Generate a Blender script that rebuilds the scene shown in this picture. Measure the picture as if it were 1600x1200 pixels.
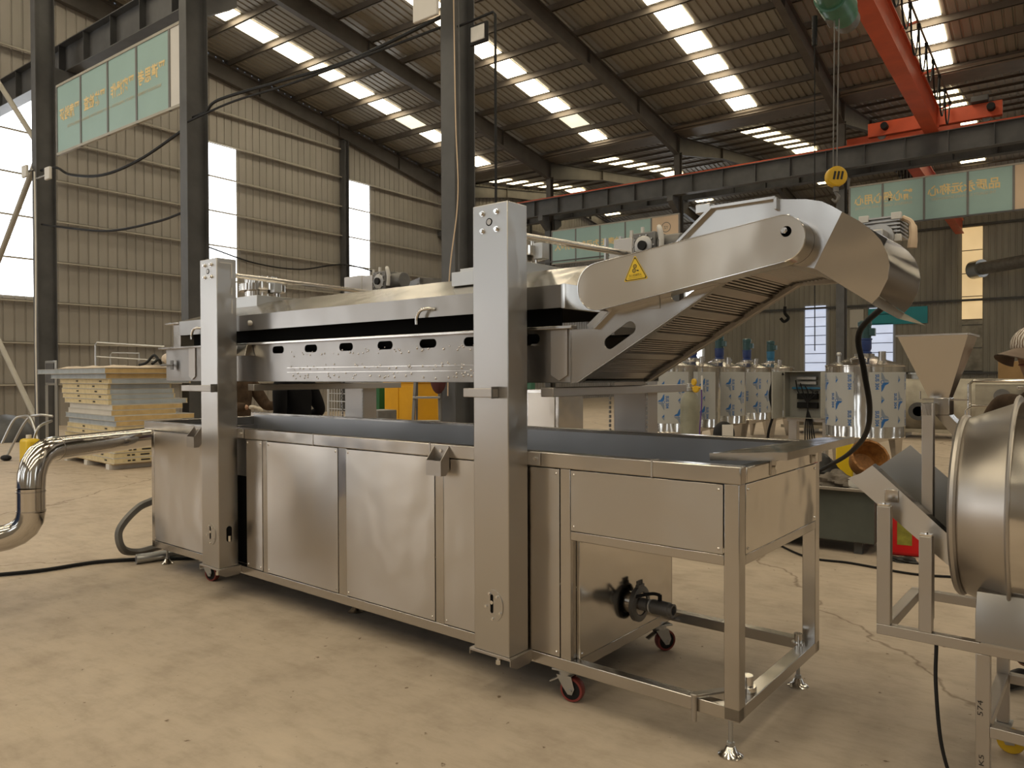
import bpy, bmesh, math, random
from math import sin, cos, pi, radians, sqrt, atan2
from mathutils import Vector, Matrix
random.seed(7)
for o in list(bpy.data.objects):
    bpy.data.objects.remove(o)
SC = bpy.context.scene
COL = SC.collection

# ------------------------------------------------------------------ camera
EYE = 1.45
FPX = 1163.3                       # focal length in pixels of the 1600 x 1200 frame
YAW = radians(53.69)
FWD = Vector((-cos(YAW), sin(YAW), 0))
RGT = Vector((sin(YAW), cos(YAW), 0))
cam_data = bpy.data.cameras.new('camera')
cam = bpy.data.objects.new('camera', cam_data)
COL.objects.link(cam)
cam_data.sensor_fit = 'HORIZONTAL'
cam_data.sensor_width = 36.0
cam_data.lens = FPX / 1600 * 36.0
cam_data.clip_start = 0.05
cam_data.clip_end = 300
PITCH, ROLL = radians(-0.67), radians(0.2)
fw = (FWD * cos(PITCH) + Vector((0, 0, sin(PITCH)))).normalized()
up = RGT.cross(fw)
r2 = RGT * cos(ROLL) + up * -sin(ROLL)
u2 = r2.cross(fw)
cam.matrix_world = Matrix.Translation((0, 0, EYE)) @ Matrix((r2, u2, -fw)).transposed().to_4x4()
SC.camera = cam

# ------------------------------------------------------------------ world, exposure
SC.view_settings.view_transform = 'Standard'
SC.view_settings.look = 'None'
SC.view_settings.exposure = 0.0
SC.view_settings.gamma = 1.0
SC.view_settings.use_curve_mapping = False
w = bpy.data.worlds.new('sky')
SC.world = w
w.use_nodes = True
bg = w.node_tree.nodes['Background']
bg.inputs[0].default_value = (0.62, 0.74, 0.95, 1)
bg.inputs[1].default_value = 1.2
SKY_GAIN, WIN_GAIN = 11.5, 6.0
SC.cycles.max_bounces = 8
SC.cycles.diffuse_bounces = 4
SC.cycles.glossy_bounces = 5
SC.cycles.caustics_reflective = False
SC.cycles.caustics_refractive = False
SC.cycles.sample_clamp_indirect = 4.0
SC.cycles.use_denoising = True

# ------------------------------------------------------------------ materials
def nodes(name):
    m = bpy.data.materials.new(name)
    m.use_nodes = True
    nt = m.node_tree
    return m, nt, nt.nodes['Principled BSDF']

def coords(nt, scale, kind='Object'):
    tc = nt.nodes.new('ShaderNodeTexCoord')
    mp = nt.nodes.new('ShaderNodeMapping')
    mp.inputs['Scale'].default_value = scale
    nt.links.new(tc.outputs[kind], mp.inputs[0])
    return mp

def noise(nt, vec, scale, detail=3, rough=.55):
    n = nt.nodes.new('ShaderNodeTexNoise')
    n.inputs['Scale'].default_value = scale
    n.inputs['Detail'].default_value = detail
    n.inputs['Roughness'].default_value = rough
    nt.links.new(vec.outputs[0], n.inputs['Vector'])
    return n

def ramp(nt, src, stops):
    r = nt.nodes.new('ShaderNodeValToRGB')
    el = r.color_ramp.elements
    while len(el) < len(stops):
        el.new(.5)
    for e, (p, c) in zip(el, stops):
        e.position = p
        e.color = (*c, 1) if len(c) == 3 else c
    nt.links.new(src, r.inputs[0])
    return r

def paint(name, col, rough=.5, metal=0.0, var=.12, scale=3.0, bump=0.0, stretch=(1, 1, 1), spec=.5):
    """plain painted / plastic / cloth surface with soft mottling"""
    m, nt, p = nodes(name)
    mp = coords(nt, stretch)
    n = noise(nt, mp, scale, 4)
    lo = tuple(max(0, c * (1 - var)) for c in col)
    hi = tuple(min(1, c * (1 + var)) for c in col)
    r = ramp(nt, n.outputs['Fac'], [(.3, lo), (.7, hi)])
    nt.links.new(r.outputs[0], p.inputs['Base Color'])
    p.inputs['Roughness'].default_value = rough
    p.inputs['Metallic'].default_value = metal
    p.inputs['Specular IOR Level'].default_value = spec
    if bump:
        b = nt.nodes.new('ShaderNodeBump')
        b.inputs['Strength'].default_value = bump
        b.inputs['Distance'].default_value = .02
        nt.links.new(n.outputs['Fac'], b.inputs['Height'])
        nt.links.new(b.outputs[0], p.inputs['Normal'])
    return m

def steel(name, col=(.60, .575, .54), rough=.26, aniso=0.0, tangent=None, wav=0.02, var=.08, stretch=(1, 1, 1)):
    """stainless sheet: slightly wavy, smudged, brushed"""
    m, nt, p = nodes(name)
    p.inputs['Metallic'].default_value = 1.0
    mp = coords(nt, stretch)
    n1 = noise(nt, mp, 2.2, 2)
    n2 = noise(nt, mp, 5.0, 2, .5)
    if var > .1:
        r = ramp(nt, n2.outputs['Fac'], [(.2, tuple(c * (1 - var) for c in col)), (.85, tuple(min(1, c * (1 + var * .4)) for c in col))])
        nt.links.new(r.outputs[0], p.inputs['Base Color'])
    else:
        p.inputs['Base Color'].default_value = (*col, 1)
    rr = nt.nodes.new('ShaderNodeMapRange')
    rr.inputs[1].default_value, rr.inputs[2].default_value = .3, .7
    rr.inputs[3].default_value, rr.inputs[4].default_value = rough * .93, rough * 1.08
    p.inputs['Roughness'].default_value = rough
    if var > .1:
        nt.links.new(n2.outputs['Fac'], rr.inputs[0])
        nt.links.new(rr.outputs[0], p.inputs['Roughness'])
    if aniso:
        p.inputs['Anisotropic'].default_value = aniso
        cx = nt.nodes.new('ShaderNodeCombineXYZ')
        for i in range(3):
            cx.inputs[i].default_value = tangent[i]
        nt.links.new(cx.outputs[0], p.inputs['Tangent'])
    if wav:
        b = nt.nodes.new('ShaderNodeBump')
        b.inputs['Strength'].default_value = wav
        b.inputs['Distance'].default_value = .5
        nt.links.new(n1.outputs['Fac'], b.inputs['Height'])
        nt.links.new(b.outputs[0], p.inputs['Normal'])
    return m

def glow(name, col, strength):
    m, nt, p = nodes(name)
    p.inputs['Base Color'].default_value = (.8, .8, .78, 1)
    mp = coords(nt, (1, 1, 1))
    n = noise(nt, mp, 1.3, 3)
    r = ramp(nt, n.outputs['Fac'], [(.25, tuple(c * .8 for c in col)), (.7, col)])
    nt.links.new(r.outputs[0], p.inputs['Emission Color'])
    p.inputs['Emission Strength'].default_value = strength
    p.inputs['Roughness'].default_value = .5
    return m

def floor_mat():
    m, nt, p = nodes('worn_concrete')
    mp = coords(nt, (1, 1, 1))
    n1 = noise(nt, mp, .45, 6, .6)
    n2 = noise(nt, mp, 3.5, 8, .65)
    st = coords(nt, (1.0, 3.0, 1))
    st.inputs['Rotation'].default_value = (0, 0, radians(-20))
    n3 = noise(nt, st, 5.0, 8, .7)
    base = ramp(nt, n1.outputs['Fac'], [(.3, (.43, .355, .278)), (.5, (.475, .393, .31)), (.72, (.515, .43, .34))])
    det = ramp(nt, n2.outputs['Fac'], [(.30, (.80, .785, .77)), (.52, (1, 1, 1)), (.8, (1.10, 1.09, 1.07))])
    stk = ramp(nt, n3.outputs['Fac'], [(.34, (.90, .89, .87)), (.52, (1, 1, 1)), (.75, (1.06, 1.055, 1.05))])
    def mul(a, b):
        x = nt.nodes.new('ShaderNodeMix')
        x.data_type = 'RGBA'
        x.blend_type = 'MULTIPLY'
        x.inputs[0].default_value = 1
        nt.links.new(a, x.inputs[6])
        nt.links.new(b, x.inputs[7])
        return x.outputs[2]
    c = mul(mul(base.outputs[0], det.outputs[0]), stk.outputs[0])
    # specks of dirt
    v = noise(nt, mp, 22, 3, .5)
    sp = ramp(nt, v.outputs['Fac'], [(.70, (1, 1, 1)), (.76, (.35, .30, .25))])
    c = mul(c, sp.outputs[0])
    # hairline cracks along the borders of large cells
    wob = nt.nodes.new('ShaderNodeVectorMath')
    wob.operation = 'MULTIPLY_ADD'
    wob.inputs[1].default_value = (.9, .9, 0)
    nw = noise(nt, mp, 1.1, 5)
    nt.links.new(nw.outputs['Color'], wob.inputs[0])
    nt.links.new(mp.outputs[0], wob.inputs[2])
    vo = nt.nodes.new('ShaderNodeTexVoronoi')
    vo.feature = 'DISTANCE_TO_EDGE'
    vo.inputs['Scale'].default_value = .21
    nt.links.new(wob.outputs[0], vo.inputs['Vector'])
    cr = ramp(nt, vo.outputs['Distance'], [(.0, (.5, .46, .42)), (.0008, (1, 1, 1))])
    c = mul(c, cr.outputs[0])
    nt.links.new(c, p.inputs['Base Color'])
    p.inputs['Roughness'].default_value = .62
    p.inputs['Specular IOR Level'].default_value = .35
    b = nt.nodes.new('ShaderNodeBump')
    b.inputs['Strength'].default_value = .25
    b.inputs['Distance'].default_value = .01
    nt.links.new(n2.outputs['Fac'], b.inputs['Height'])
    nt.links.new(b.outputs[0], p.inputs['Normal'])
    return m

MXV = (cos(radians(-2.88)), sin(radians(-2.88)), 0)
M = {}
M['floor'] = floor_mat()
M['wall'] = paint('beige_wall_sheet', (.29, .268, .238), .5, 0, .10, 1.2, stretch=(1, 1, .25))
M['wall_far'] = paint('weathered_wall_sheet', (.33, .315, .28), .6, 0, .22, .8, stretch=(1, 1, .2))
M['roof'] = paint('roof_sheet', (.27, .248, .212), .45, .2, .16, 1.2, stretch=(1, .15, 1))
M['frame'] = paint('dark_steel_paint', (.072, .072, .074), .5, 0, .2, 2.5)
M['rafter'] = paint('brown_grey_steel_paint', (.075, .066, .058), .55, 0, .2, 2)
M['purlin'] = paint('purlin_steel', (.16, .135, .11), .5, .3, .15, 2)
M['girt'] = paint('girt_beige', (.36, .335, .285), .5, 0, .1, 3)
M['sky'] = glow('daylit_roof_panel', (1.0, .87, .63), SKY_GAIN)
M['skydim'] = glow('dusty_roof_panel', (1.0, .84, .52), 8.0)
M['wincool'] = glow('shaded_window_sheet', (.80, .90, 1.0), 3.0)
M['win'] = glow('daylit_window_sheet', (.93, .97, 1.0), WIN_GAIN)
M['doorlight'] = glow('open_doorway_daylight', (.95, .97, 1.0), 4.2)
M['skydusty'] = glow('dusty_lit_roof_panel', (1.0, .92, .66), 1.15)
M['winfar'] = glow('hazy_window_glass', (.62, .72, .95), .75)
M['winwarm'] = glow('sunlit_window_sheet', (1.0, .66, .28), .62)
M['windirt'] = paint('dirty_window_sheet', (.30, .28, .24), .5, 0, .45, 1.5)
M['ss'] = steel('brushed_stainless', (.51, .472, .425), rough=.30, aniso=.85, tangent=(0, 0, 1), wav=.03)
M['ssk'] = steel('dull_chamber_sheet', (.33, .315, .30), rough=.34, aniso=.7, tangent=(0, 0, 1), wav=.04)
M['ssh'] = steel('darkened_hood_steel', (.34, .328, .315), rough=.31, aniso=.8, tangent=(0, 0, 1), wav=.03)  # same steel as the panels, colour darkened to tone down bright window reflections
M['ssv'] = steel('post_stainless', (.51, .492, .47), .32, .6, MXV, .012)
M['ssr'] = steel('satin_stainless', (.48, .455, .425), .22, 0, None, .03)
M['ssd'] = steel('dull_stainless', (.45, .42, .39), .42, 0, None, .05)
M['mirror'] = steel('polished_stainless', (.60, .57, .53), .13, 0, None, .015)
M['gloss'] = steel('bright_stainless_sheet', (.60, .57, .53), .15, 0, None, .05)
M['tank'] = steel('tank_stainless', (.62, .59, .55), .14, 0, None, .03)
M['trough'] = steel('trough_inner_steel', (.42, .42, .425), .42, 0, None, .02)
M['chrome'] = steel('cast_bright_metal', (.7, .68, .65), .16, 0, None, 0)
M['zinc'] = steel('zinc_plate', (.45, .46, .47), .35, 0, None, 0)
M['galv'] = steel('galvanised_sheet', (.5, .5, .49), .4, 0, None, .02)
M['alu'] = paint('cast_aluminium', (.42, .41, .40), .4, .7, .1, 8)
M['iron'] = paint('grey_cast_iron', (.16, .155, .15), .5, .3, .2, 6)
M['black'] = paint('black_rubber', (.014, .014, .015), .6, 0, .2, 5, spec=.2)
M['void'] = paint('dark_recess', (.006, .006, .006), .9, 0, .1, 5, spec=.1)
M['redwheel'] = paint('dark_red_polyurethane', (.20, .032, .028), .4, 0, .1, 5)
M['orange'] = paint('crane_red_orange_paint', (.52, .075, .025), .45, 0, .15, 1.5)
M['green'] = paint('hoist_green_paint', (.045, .16, .10), .35, 0, .2, 3)
M['yellow'] = paint('yellow_paint', (.62, .38, .015), .45, 0, .1, 3)
M['signyellow'] = paint('sign_yellow', (.72, .50, .02), .4, 0, .04, 3)
M['ink'] = paint('black_ink', (.012, .012, .012), .6, 0, .05, 3)
M['teal'] = paint('teal_banner_sheet', (.30, .44, .42), .45, 0, .06, .6)
M['cream'] = paint('cream_banner_sheet', (.62, .47, .33), .5, 0, .06, .6)
M['whitesheet'] = paint('off_white_sheet', (.62, .60, .57), .5, 0, .05, 1)
M['gold'] = paint('gold_lettering', (.74, .56, .26), .5, 0, .05, 1)
M['palewriting'] = paint('pale_lettering', (.50, .46, .33), .5, 0, .05, 1)
M['seam'] = paint('grey_trim_strip', (.16, .155, .15), .5, .2, .1, 2)

# ------------------------------------------------------------------ mesh building
class MB:
    def __init__(s):
        s.v, s.f = [], []
    def add(s, vs, fs):
        n = len(s.v)
        s.v += [tuple(v) for v in vs]
        s.f += [tuple(i + n for i in f) for f in fs]
        return s
    def box(s, x0, x1, y0, y1, z0, z1):
        return s.add([(x0, y0, z0), (x1, y0, z0), (x1, y1, z0), (x0, y1, z0), (x0, y0, z1), (x1, y0, z1), (x1, y1, z1), (x0, y1, z1)],
                     [(0, 3, 2, 1), (4, 5, 6, 7), (0, 1, 5, 4), (1, 2, 6, 5), (2, 3, 7, 6), (3, 0, 4, 7)])
    def bar(s, p, q, w, h, up=(0, 0, 1)):
        """rectangular bar from p to q, w across and h along up"""
        p, q = Vector(p), Vector(q)
        d = (q - p).normalized()
        u = Vector(up)
        a = d.cross(u)
        if a.length < 1e-4:
            a = d.cross(Vector((1, 0, 0)))
        a.normalize()
        b = a.cross(d)
        a, b = a * w / 2, b * h / 2
        vs = [c + e for c in (p, q) for e in (-a - b, a - b, a + b, -a + b)]
        return s.add(vs, [(0, 3, 2, 1), (4, 5, 6, 7), (0, 1, 5, 4), (1, 2, 6, 5), (2, 3, 7, 6), (3, 0, 4, 7)])
    def prism(s, poly, axis, a, b):
        """2-D outline pushed along an axis from a to b; outline in the remaining two axes (order x,y,z)"""
        def P(u, t):
            return (t, *u) if axis == 'x' else ((u[0], t, u[1]) if axis == 'y' else (*u, t))
        n = len(poly)
        vs = [P(u, a) for u in poly] + [P(u, b) for u in poly]
        fs = [tuple(range(n)), tuple(range(2 * n - 1, n - 1, -1))] + [(i, i + n, (i + 1) % n + n, (i + 1) % n) for i in range(n)]
        return s.add(vs, fs)
    def ring(s, c, d, r, n=16):
        d = Vector(d).normalized()
        a = d.orthogonal().normalized()
        b = d.cross(a)
        return [Vector(c) + (a * cos(2 * pi * i / n) + b * sin(2 * pi * i / n)) * r for i in range(n)]
    def cyl(s, p, q, r0, r1=None, n=16, caps=True):
        r1 = r0 if r1 is None else r1
        d = Vector(q) - Vector(p)
        vs = s.ring(p, d, r0, n) + s.ring(q, d, r1, n)
        fs = [(i, (i + 1) % n, (i + 1) % n + n, i + n) for i in range(n)]
        if caps:
            fs += [tuple(range(n - 1, -1, -1)), tuple(range(n, 2 * n))]
        return s.add(vs, fs)
    def lathe(s, prof, c=(0, 0, 0), axis=(0, 0, 1), n=24, caps=True):
        """profile of (radius, height) turned about an axis"""
        ax = Vector(axis).normalized()
        a = ax.orthogonal().normalized()
        b = ax.cross(a)
        c = Vector(c)
        vs = [c + ax * h + (a * cos(2 * pi * i / n) + b * sin(2 * pi * i / n)) * r for r, h in prof for i in range(n)]
        fs = []
        for k in range(len(prof) - 1):
            for i in range(n):
                j = (i + 1) % n
                fs.append((k * n + i, k * n + j, (k + 1) * n + j, (k + 1) * n + i))
        if caps:
            fs.append(tuple(range(n - 1, -1, -1)))
            m = (len(prof) - 1) * n
            fs.append(tuple(range(m, m + n)))
        return s.add(vs, fs)
    def tube(s, pts, r, n=10, caps=True):
        pts = [Vector(p) for p in pts]
        rs = r if isinstance(r, (list, tuple)) else [r] * len(pts)
        t = [(pts[min(i + 1, len(pts) - 1)] - pts[max(i - 1, 0)]).normalized() for i in range(len(pts))]
        a = t[0].orthogonal().normalized()
        vs = []
        for i, p in enumerate(pts):
            a = (a - t[i] * a.dot(t[i])).normalized()
            b = t[i].cross(a)
            vs += [p + (a * cos(2 * pi * k / n) + b * sin(2 * pi * k / n)) * rs[i] for k in range(n)]
        fs = [(i * n + k, i * n + (k + 1) % n, (i + 1) * n + (k + 1) % n, (i + 1) * n + k) for i in range(len(pts) - 1) for k in range(n)]
        if caps:
            fs += [tuple(range(n - 1, -1, -1)), tuple(range((len(pts) - 1) * n, len(pts) * n))]
        return s.add(vs, fs)
    def ball(s, c, r, n=12, m=8, sc=(1, 1, 1)):
        prof = [(max(1e-4, sin(pi * k / m)) * r, -cos(pi * k / m) * r) for k in range(m + 1)]
        k0 = len(s.v)
        s.lathe(prof, (0, 0, 0), (0, 0, 1), n, False)
        for i in range(k0, len(s.v)):
            x, y, z = s.v[i]
            s.v[i] = (c[0] + x * sc[0], c[1] + y * sc[1], c[2] + z * sc[2])
        return s
    def xf(s, mat):
        s.v = [tuple(mat @ Vector(v)) for v in s.v]
        return s
    def build(s, name, mat, parent=None, bevel=0.0, smooth=True, seg=2):
        me = bpy.data.meshes.new(name)
        me.from_pydata(s.v, [], s.f)
        bm = bmesh.new()
        bm.from_mesh(me)
        bmesh.ops.recalc_face_normals(bm, faces=bm.faces)
        bm.to_mesh(me)
        bm.free()
        me.materials.append(mat)
        if smooth:
            for p in me.polygons:
                p.use_smooth = True
            me.set_sharp_from_angle(angle=radians(38))
        o = bpy.data.objects.new(name, me)
        COL.objects.link(o)
        if parent:
            o.parent = parent
        if bevel:
            b = o.modifiers.new('bevel', 'BEVEL')
            b.width = bevel
            b.segments = seg
            b.limit_method = 'ANGLE'
            b.angle_limit = radians(40)
        return o

def bez(pts, n=8):
    """smooth curve through points (Catmull-Rom)"""
    P = [Vector(p) for p in pts]
    P = [P[0] * 2 - P[1]] + P + [P[-1] * 2 - P[-2]]
    out = []
    for i in range(1, len(P) - 2):
        a, b, c, d = P[i - 1:i + 3]
        for k in range(n):
            t = k / n
            out.append(.5 * ((2 * b) + (c - a) * t + (2 * a - 5 * b + 4 * c - d) * t * t + (3 * b - a - 3 * c + d) * t ** 3))
    out.append(P[-2])
    return out

def empty(name, loc=(0, 0, 0), rz=0.0):
    o = bpy.data.objects.new(name, None)
    o.empty_display_size = .2
    o.location = loc
    o.rotation_euler = (0, 0, rz)
    COL.objects.link(o)
    return o

def tag(o, label, cat, group=None, kind=None):
    o['label'] = label
    o['category'] = cat
    if group:
        o['group'] = group
    if kind:
        o['kind'] = kind
    return o

def structure(o):
    o['kind'] = 'structure'
    return o

def copy_tree(o, parent=None):
    c = o.copy()
    COL.objects.link(c)
    if parent:
        c.parent = parent
    for ch in [x for x in COL.objects if x.parent == o]:
        copy_tree(ch, c)
    return c

def flat_mesh(outlines, depth=0.0):
    """filled 2-D outline with holes, as verts and faces in the xy plane"""
    cu = bpy.data.curves.new('outline', 'CURVE')
    cu.dimensions = '2D'
    cu.fill_mode = 'BOTH'
    cu.extrude = depth / 2
    for ol in outlines:
        sp = cu.splines.new('POLY')
        sp.points.add(len(ol) - 1)
        for p, (x, y) in zip(sp.points, ol):
            p.co = (x, y, 0, 1)
        sp.use_cyclic_u = True
    o = bpy.data.objects.new('outline', cu)
    me = bpy.data.meshes.new_from_object(o)
    vs = [tuple(v.co) for v in me.vertices]
    fs = [tuple(p.vertices) for p in me.polygons]
    bpy.data.objects.remove(o)
    bpy.data.curves.remove(cu)
    bpy.data.meshes.remove(me)
    return vs, fs

def slot(cx, cy, L, h, ang=0.0, n=8):
    """rounded slot outline"""
    r = h / 2
    a = L / 2 - r
    pts = [(a + r * cos(-pi / 2 + pi * i / n), r * sin(-pi / 2 + pi * i / n)) for i in range(n + 1)]
    pts += [(-a + r * cos(pi / 2 + pi * i / n), r * sin(pi / 2 + pi * i / n)) for i in range(n + 1)]
    return [(cx + x * cos(ang) - y * sin(ang), cy + x * sin(ang) + y * cos(ang)) for x, y in pts]

def text_mesh(body, size, align='CENTER', mirror=False, bold=0.0):
    cu = bpy.data.curves.new('letters', 'FONT')
    cu.body = body
    cu.size = size
    cu.align_x = align
    cu.resolution_u = 2
    cu.offset = bold
    o = bpy.data.objects.new('letters', cu)
    me = bpy.data.meshes.new_from_object(o)
    vs = [((-v.co.x if mirror else v.co.x), v.co.y) for v in me.vertices]
    fs = [tuple(p.vertices) for p in me.polygons]
    bpy.data.objects.remove(o)
    bpy.data.curves.remove(cu)
    bpy.data.meshes.remove(me)
    return vs, fs

def text_fit(body, width, size, mirror=False, bold=0.0):
    """lettering squeezed to a given width, centred"""
    vs, fs = text_mesh(body, size, 'CENTER', mirror, bold)
    xs = [v[0] for v in vs]
    k = width / (max(xs) - min(xs))
    m = (max(xs) + min(xs)) / 2
    return [((x - m) * k, y) for x, y in vs], fs

def spot(px, z):
    """floor point seen at image column px, at a depth of z metres"""
    p = (FWD + RGT * ((px - 800) / FPX)) * z
    return p.x, p.y

def high(py, z):
    """height seen at image row py at a depth of z metres"""
    return EYE - (py - 586.4) / FPX * z

# ================================================================== BUILDING
X0, X1, Y0, Y1 = -24.0, 12.0, -13.0, 47.5
RA, RB = 7.16, 27.37
structure(MB().box(X0 - 2, X1 + 2, Y0 - 2, Y1 + 2, -.2, 0).build('floor', M['floor'], smooth=False))

SL = .142
def roof_z(y):
    """underside of the roof sheets"""
    if y < RA - 1 - 1e-9:
        return roof_z(2 * (RA - 1) - y)
    if y <= RB:
        return 12.0 - SL * (y - 20)
    if y <= 37.5:
        return 12.0 - SL * (RB - 20) + SL * (y - RB)
    return 12.0 - SL * (RB - 20) + SL * 10.13 - SL * (y - 37.5)

def ribbed(x0, x1, pitch, rib, h):
    """trapezoid rib profile: list of (x, offset)"""
    pts = []
    n = int(round((x1 - x0) / pitch))
    p = (x1 - x0) / n
    for i in range(n):
        a = x0 + i * p
        pts += [(a, 0), (a + p - rib * 1.6, 0), (a + p - rib * 1.2, h), (a + p - rib * .4, h)]
    pts.append((x1, 0))
    return pts

def sheet(name, mat, profile, P, Q):
    """ribbed sheet: profile (t, off) swept between two maps P and Q"""
    vs = [P(t, o) for t, o in profile] + [Q(t, o) for t, o in profile]
    n = len(profile)
    mb = MB()
    mb.add(vs, [(i, i + 1, i + 1 + n, i + n) for i in range(n - 1)])
    return structure(mb.build(name, mat, smooth=False))

prof = ribbed(X0, X1, .25, .05, .035)
for i, (a, b) in enumerate(((Y0, RA - 1), (RA - 1, RB), (RB, 37.5), (37.5, Y1))):
    sheet('ceiling' if i == 0 else 'ceiling_%d' % i, M['roof'], prof,
          lambda t, o, y=a: (t, y, roof_z(y) + .02 + o), lambda t, o, y=b: (t, y, roof_z(y) + .02 + o))

# purlins, one object each
def purlin(y, d=.2):
    z = roof_z(y)
    mb = MB()
    mb.box(X0, X1, y - .012, y + .012, z - d, z).box(X0, X1, y - .012, y + .055, z - d, z - d + .012)
    structure(mb.build('roof_purlin', M['purlin'], smooth=False))
PY = [RB - .55 - 1.42 * k for k in range(15)]
PY2 = [RB + .75 + 1.45 * k for k in range(14)]
PY0 = [Y0 + .6 + 1.9 * k for k in range(10)]
for y in PY + PY2 + PY0:
    purlin(y, .085 if y > RB else .2)

# translucent roof panels between the purlins
def sky_panel(xc, y0, y1, wd=.82):
    z0, z1 = roof_z(y0) - .012, roof_z(y1) - .012
    mb = MB()
    mb.add([(xc - wd / 2, y0, z0), (xc + wd / 2, y0, z0), (xc + wd / 2, y1, z1), (xc - wd / 2, y1, z1)], [(0, 1, 2, 3)])
    return mb
n_win = 0
def window(mb, mat):
    global n_win
    n_win += 1
    return structure(mb.build('window_%d' % n_win, mat, smooth=False))
for xc in (-21.2, -15.2, -9.15, -3.1, 2.9, 8.9):
    for k in range(14):
        window(sky_panel(xc, PY[k + 1] + .16, PY[k] - .10), M['skydusty' if (k * 3 + int(xc)) % 7 == 2 else 'sky'])
    for k in (1, 2, 3, 4, 5, 6, 9):
        window(sky_panel({-21.2: -23.0, -15.2: -16.9, -9.15: -10.0, -3.1: -3.4, 2.9: 3.0, 8.9: 9.6}[xc], PY2[k] + .36, PY2[k + 1] - .28, 1.0), M['skydim'])
    for k in range(0, 9):
        window(sky_panel(xc, PY0[k] + .16, PY0[k + 1] - .10, .95), M['sky'])

# portal frames
def rafter(x, mat):
    mb = MB()
    def beam(ya, yb, da, db):
        za, zb = roof_z(ya) - .2, roof_z(yb) - .2
        for lo, hi, wd in ((0, .014, .2),):
            pass
        # top flange, web, bottom flange
        w2, tw = .10, .006
        def quadbox(o0a, o1a, o0b, o1b, w_):
            vs = [(x - w_, ya, za + o0a), (x + w_, ya, za + o0a), (x + w_, ya, za + o1a), (x - w_, ya, za + o1a),
                  (x - w_, yb, zb + o0b), (x + w_, yb, zb + o0b), (x + w_, yb, zb + o1b), (x - w_, yb, zb + o1b)]
            mb.add(vs, [(0, 1, 2, 3), (7, 6, 5, 4), (0, 4, 5, 1), (1, 5, 6, 2), (2, 6, 7, 3), (3, 7, 4, 0)])
        quadbox(-.014, 0, -.014, 0, w2)
        quadbox(-da, -.014, -db, -.014, tw)
        quadbox(-da - .014, -da, -db - .014, -db, w2)
        n = max(1, int(abs(yb - ya) / 3))
        for i in range(1, n + 1):
            y = ya + (yb - ya) * i / n
            z, d = za + (zb - za) * i / n, da + (db - da) * i / n
            mb.box(x - w2, x + w2, y - .006, y + .006, z - d, z - .014)
    beam(RA - 1, 13, .75, .60)
    beam(13, 20.5, .60, .48)
    beam(20.5, RB, .48, .72)
    beam(RB, 32, .72, .45)
    beam(32, 37.5, .45, .55)
    beam(37.5, Y1, .55, .5)
    beam(Y0, RA - 1, .5, .75)
    return structure(mb.build('portal_rafter', mat, smooth=False))
FX = [-23.85, -18.05, -12.05, -6.05, -.05, 5.95]
for x in FX:
    rafter(x, M['rafter'])

def hcolumn(x, y, z1, mat, wd=.22, dp=.40, name='steel_column'):
    mb = MB()
    mb.box(x - wd / 2, x + wd / 2, y - dp / 2, y - dp / 2 + .016, 0, z1)
    mb.box(x - wd / 2, x + wd / 2, y + dp / 2 - .016, y + dp / 2, 0, z1)
    mb.box(x - .006, x + .006, y - dp / 2 + .016, y + dp / 2 - .016, 0, z1)
    mb.box(x - wd / 2 - .06, x + wd / 2 + .06, y - dp / 2 - .06, y + dp / 2 + .06, 0, .025)
    return structure(mb.build(name, mat, smooth=False))
for x in FX:
    hcolumn(x - .07 if x < -1 else x + .2, RA + .04, roof_z(RA) - .9, M['frame'])
    hcolumn(x, RB + .05, 8.2, M['frame'], .26, .42)
    hcolumn(x, RB + .05, roof_z(RB) - .8, M['rafter'], .22, .26, 'upper_column')
for y in (20.75, 34.0, 14.2):
    hcolumn(X0 + .22, y, roof_z(y) - .75, M['frame'], .3, .22, 'gable_column')

# crane runway beams, brackets and rails
def ibeam(x0, x1, y, z0, z1, wd=.3):
    mb = MB()
    mb.box(x0, x1, y - wd / 2, y + wd / 2, z0, z0 + .02).box(x0, x1, y - wd / 2, y + wd / 2, z1 - .02, z1).box(x0, x1, y - .006, y + .006, z0 + .02, z1 - .02)
    x = x0 + .6
    while x < x1:
        mb.box(x - .006, x + .006, y - wd / 2 + .01, y + wd / 2 - .01, z0 + .02, z1 - .02)
        x += 1.2
    return mb
for y, s in ((RA + .62, 1), (RB - .52, -1), (RB + .62, 1)):
    structure(ibeam(X0 + .2, X1, y, 8.33, 9.02).build('runway_beam', M['frame'], smooth=False))
    structure(MB().box(X0 + .2, X1, y - .03, y + .03, 9.022, 9.10).build('crane_rail', M['orange' if s < 0 else 'frame'], smooth=False))
    for x in FX:
        base = RA + .04 + .2 if y < 10 else RB + .05 + s * .21
        q = [(base, 7.75), (base, 8.32), (y + s * .2, 8.32), (y + s * .2, 8.12)]
        structure(MB().prism(q, 'x', x - .11 - (.07 if y < 10 else 0), x + .11 - (.07 if y < 10 else 0)).build('runway_bracket', M['frame'], smooth=False))
# valley gutter
g = MB()
zg = roof_z(RB)
g.prism([(RB - .62, zg - .02), (RB - .5, zg - .16), (RB + .5, zg - .16), (RB + .62, zg - .02), (RB + .6, zg - .02), (RB + .48, zg - .15), (RB - .48, zg - .15), (RB - .6, zg - .02)], 'x', X0, X1)
structure(g.build('valley_gutter', M['purlin'], smooth=False))

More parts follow.
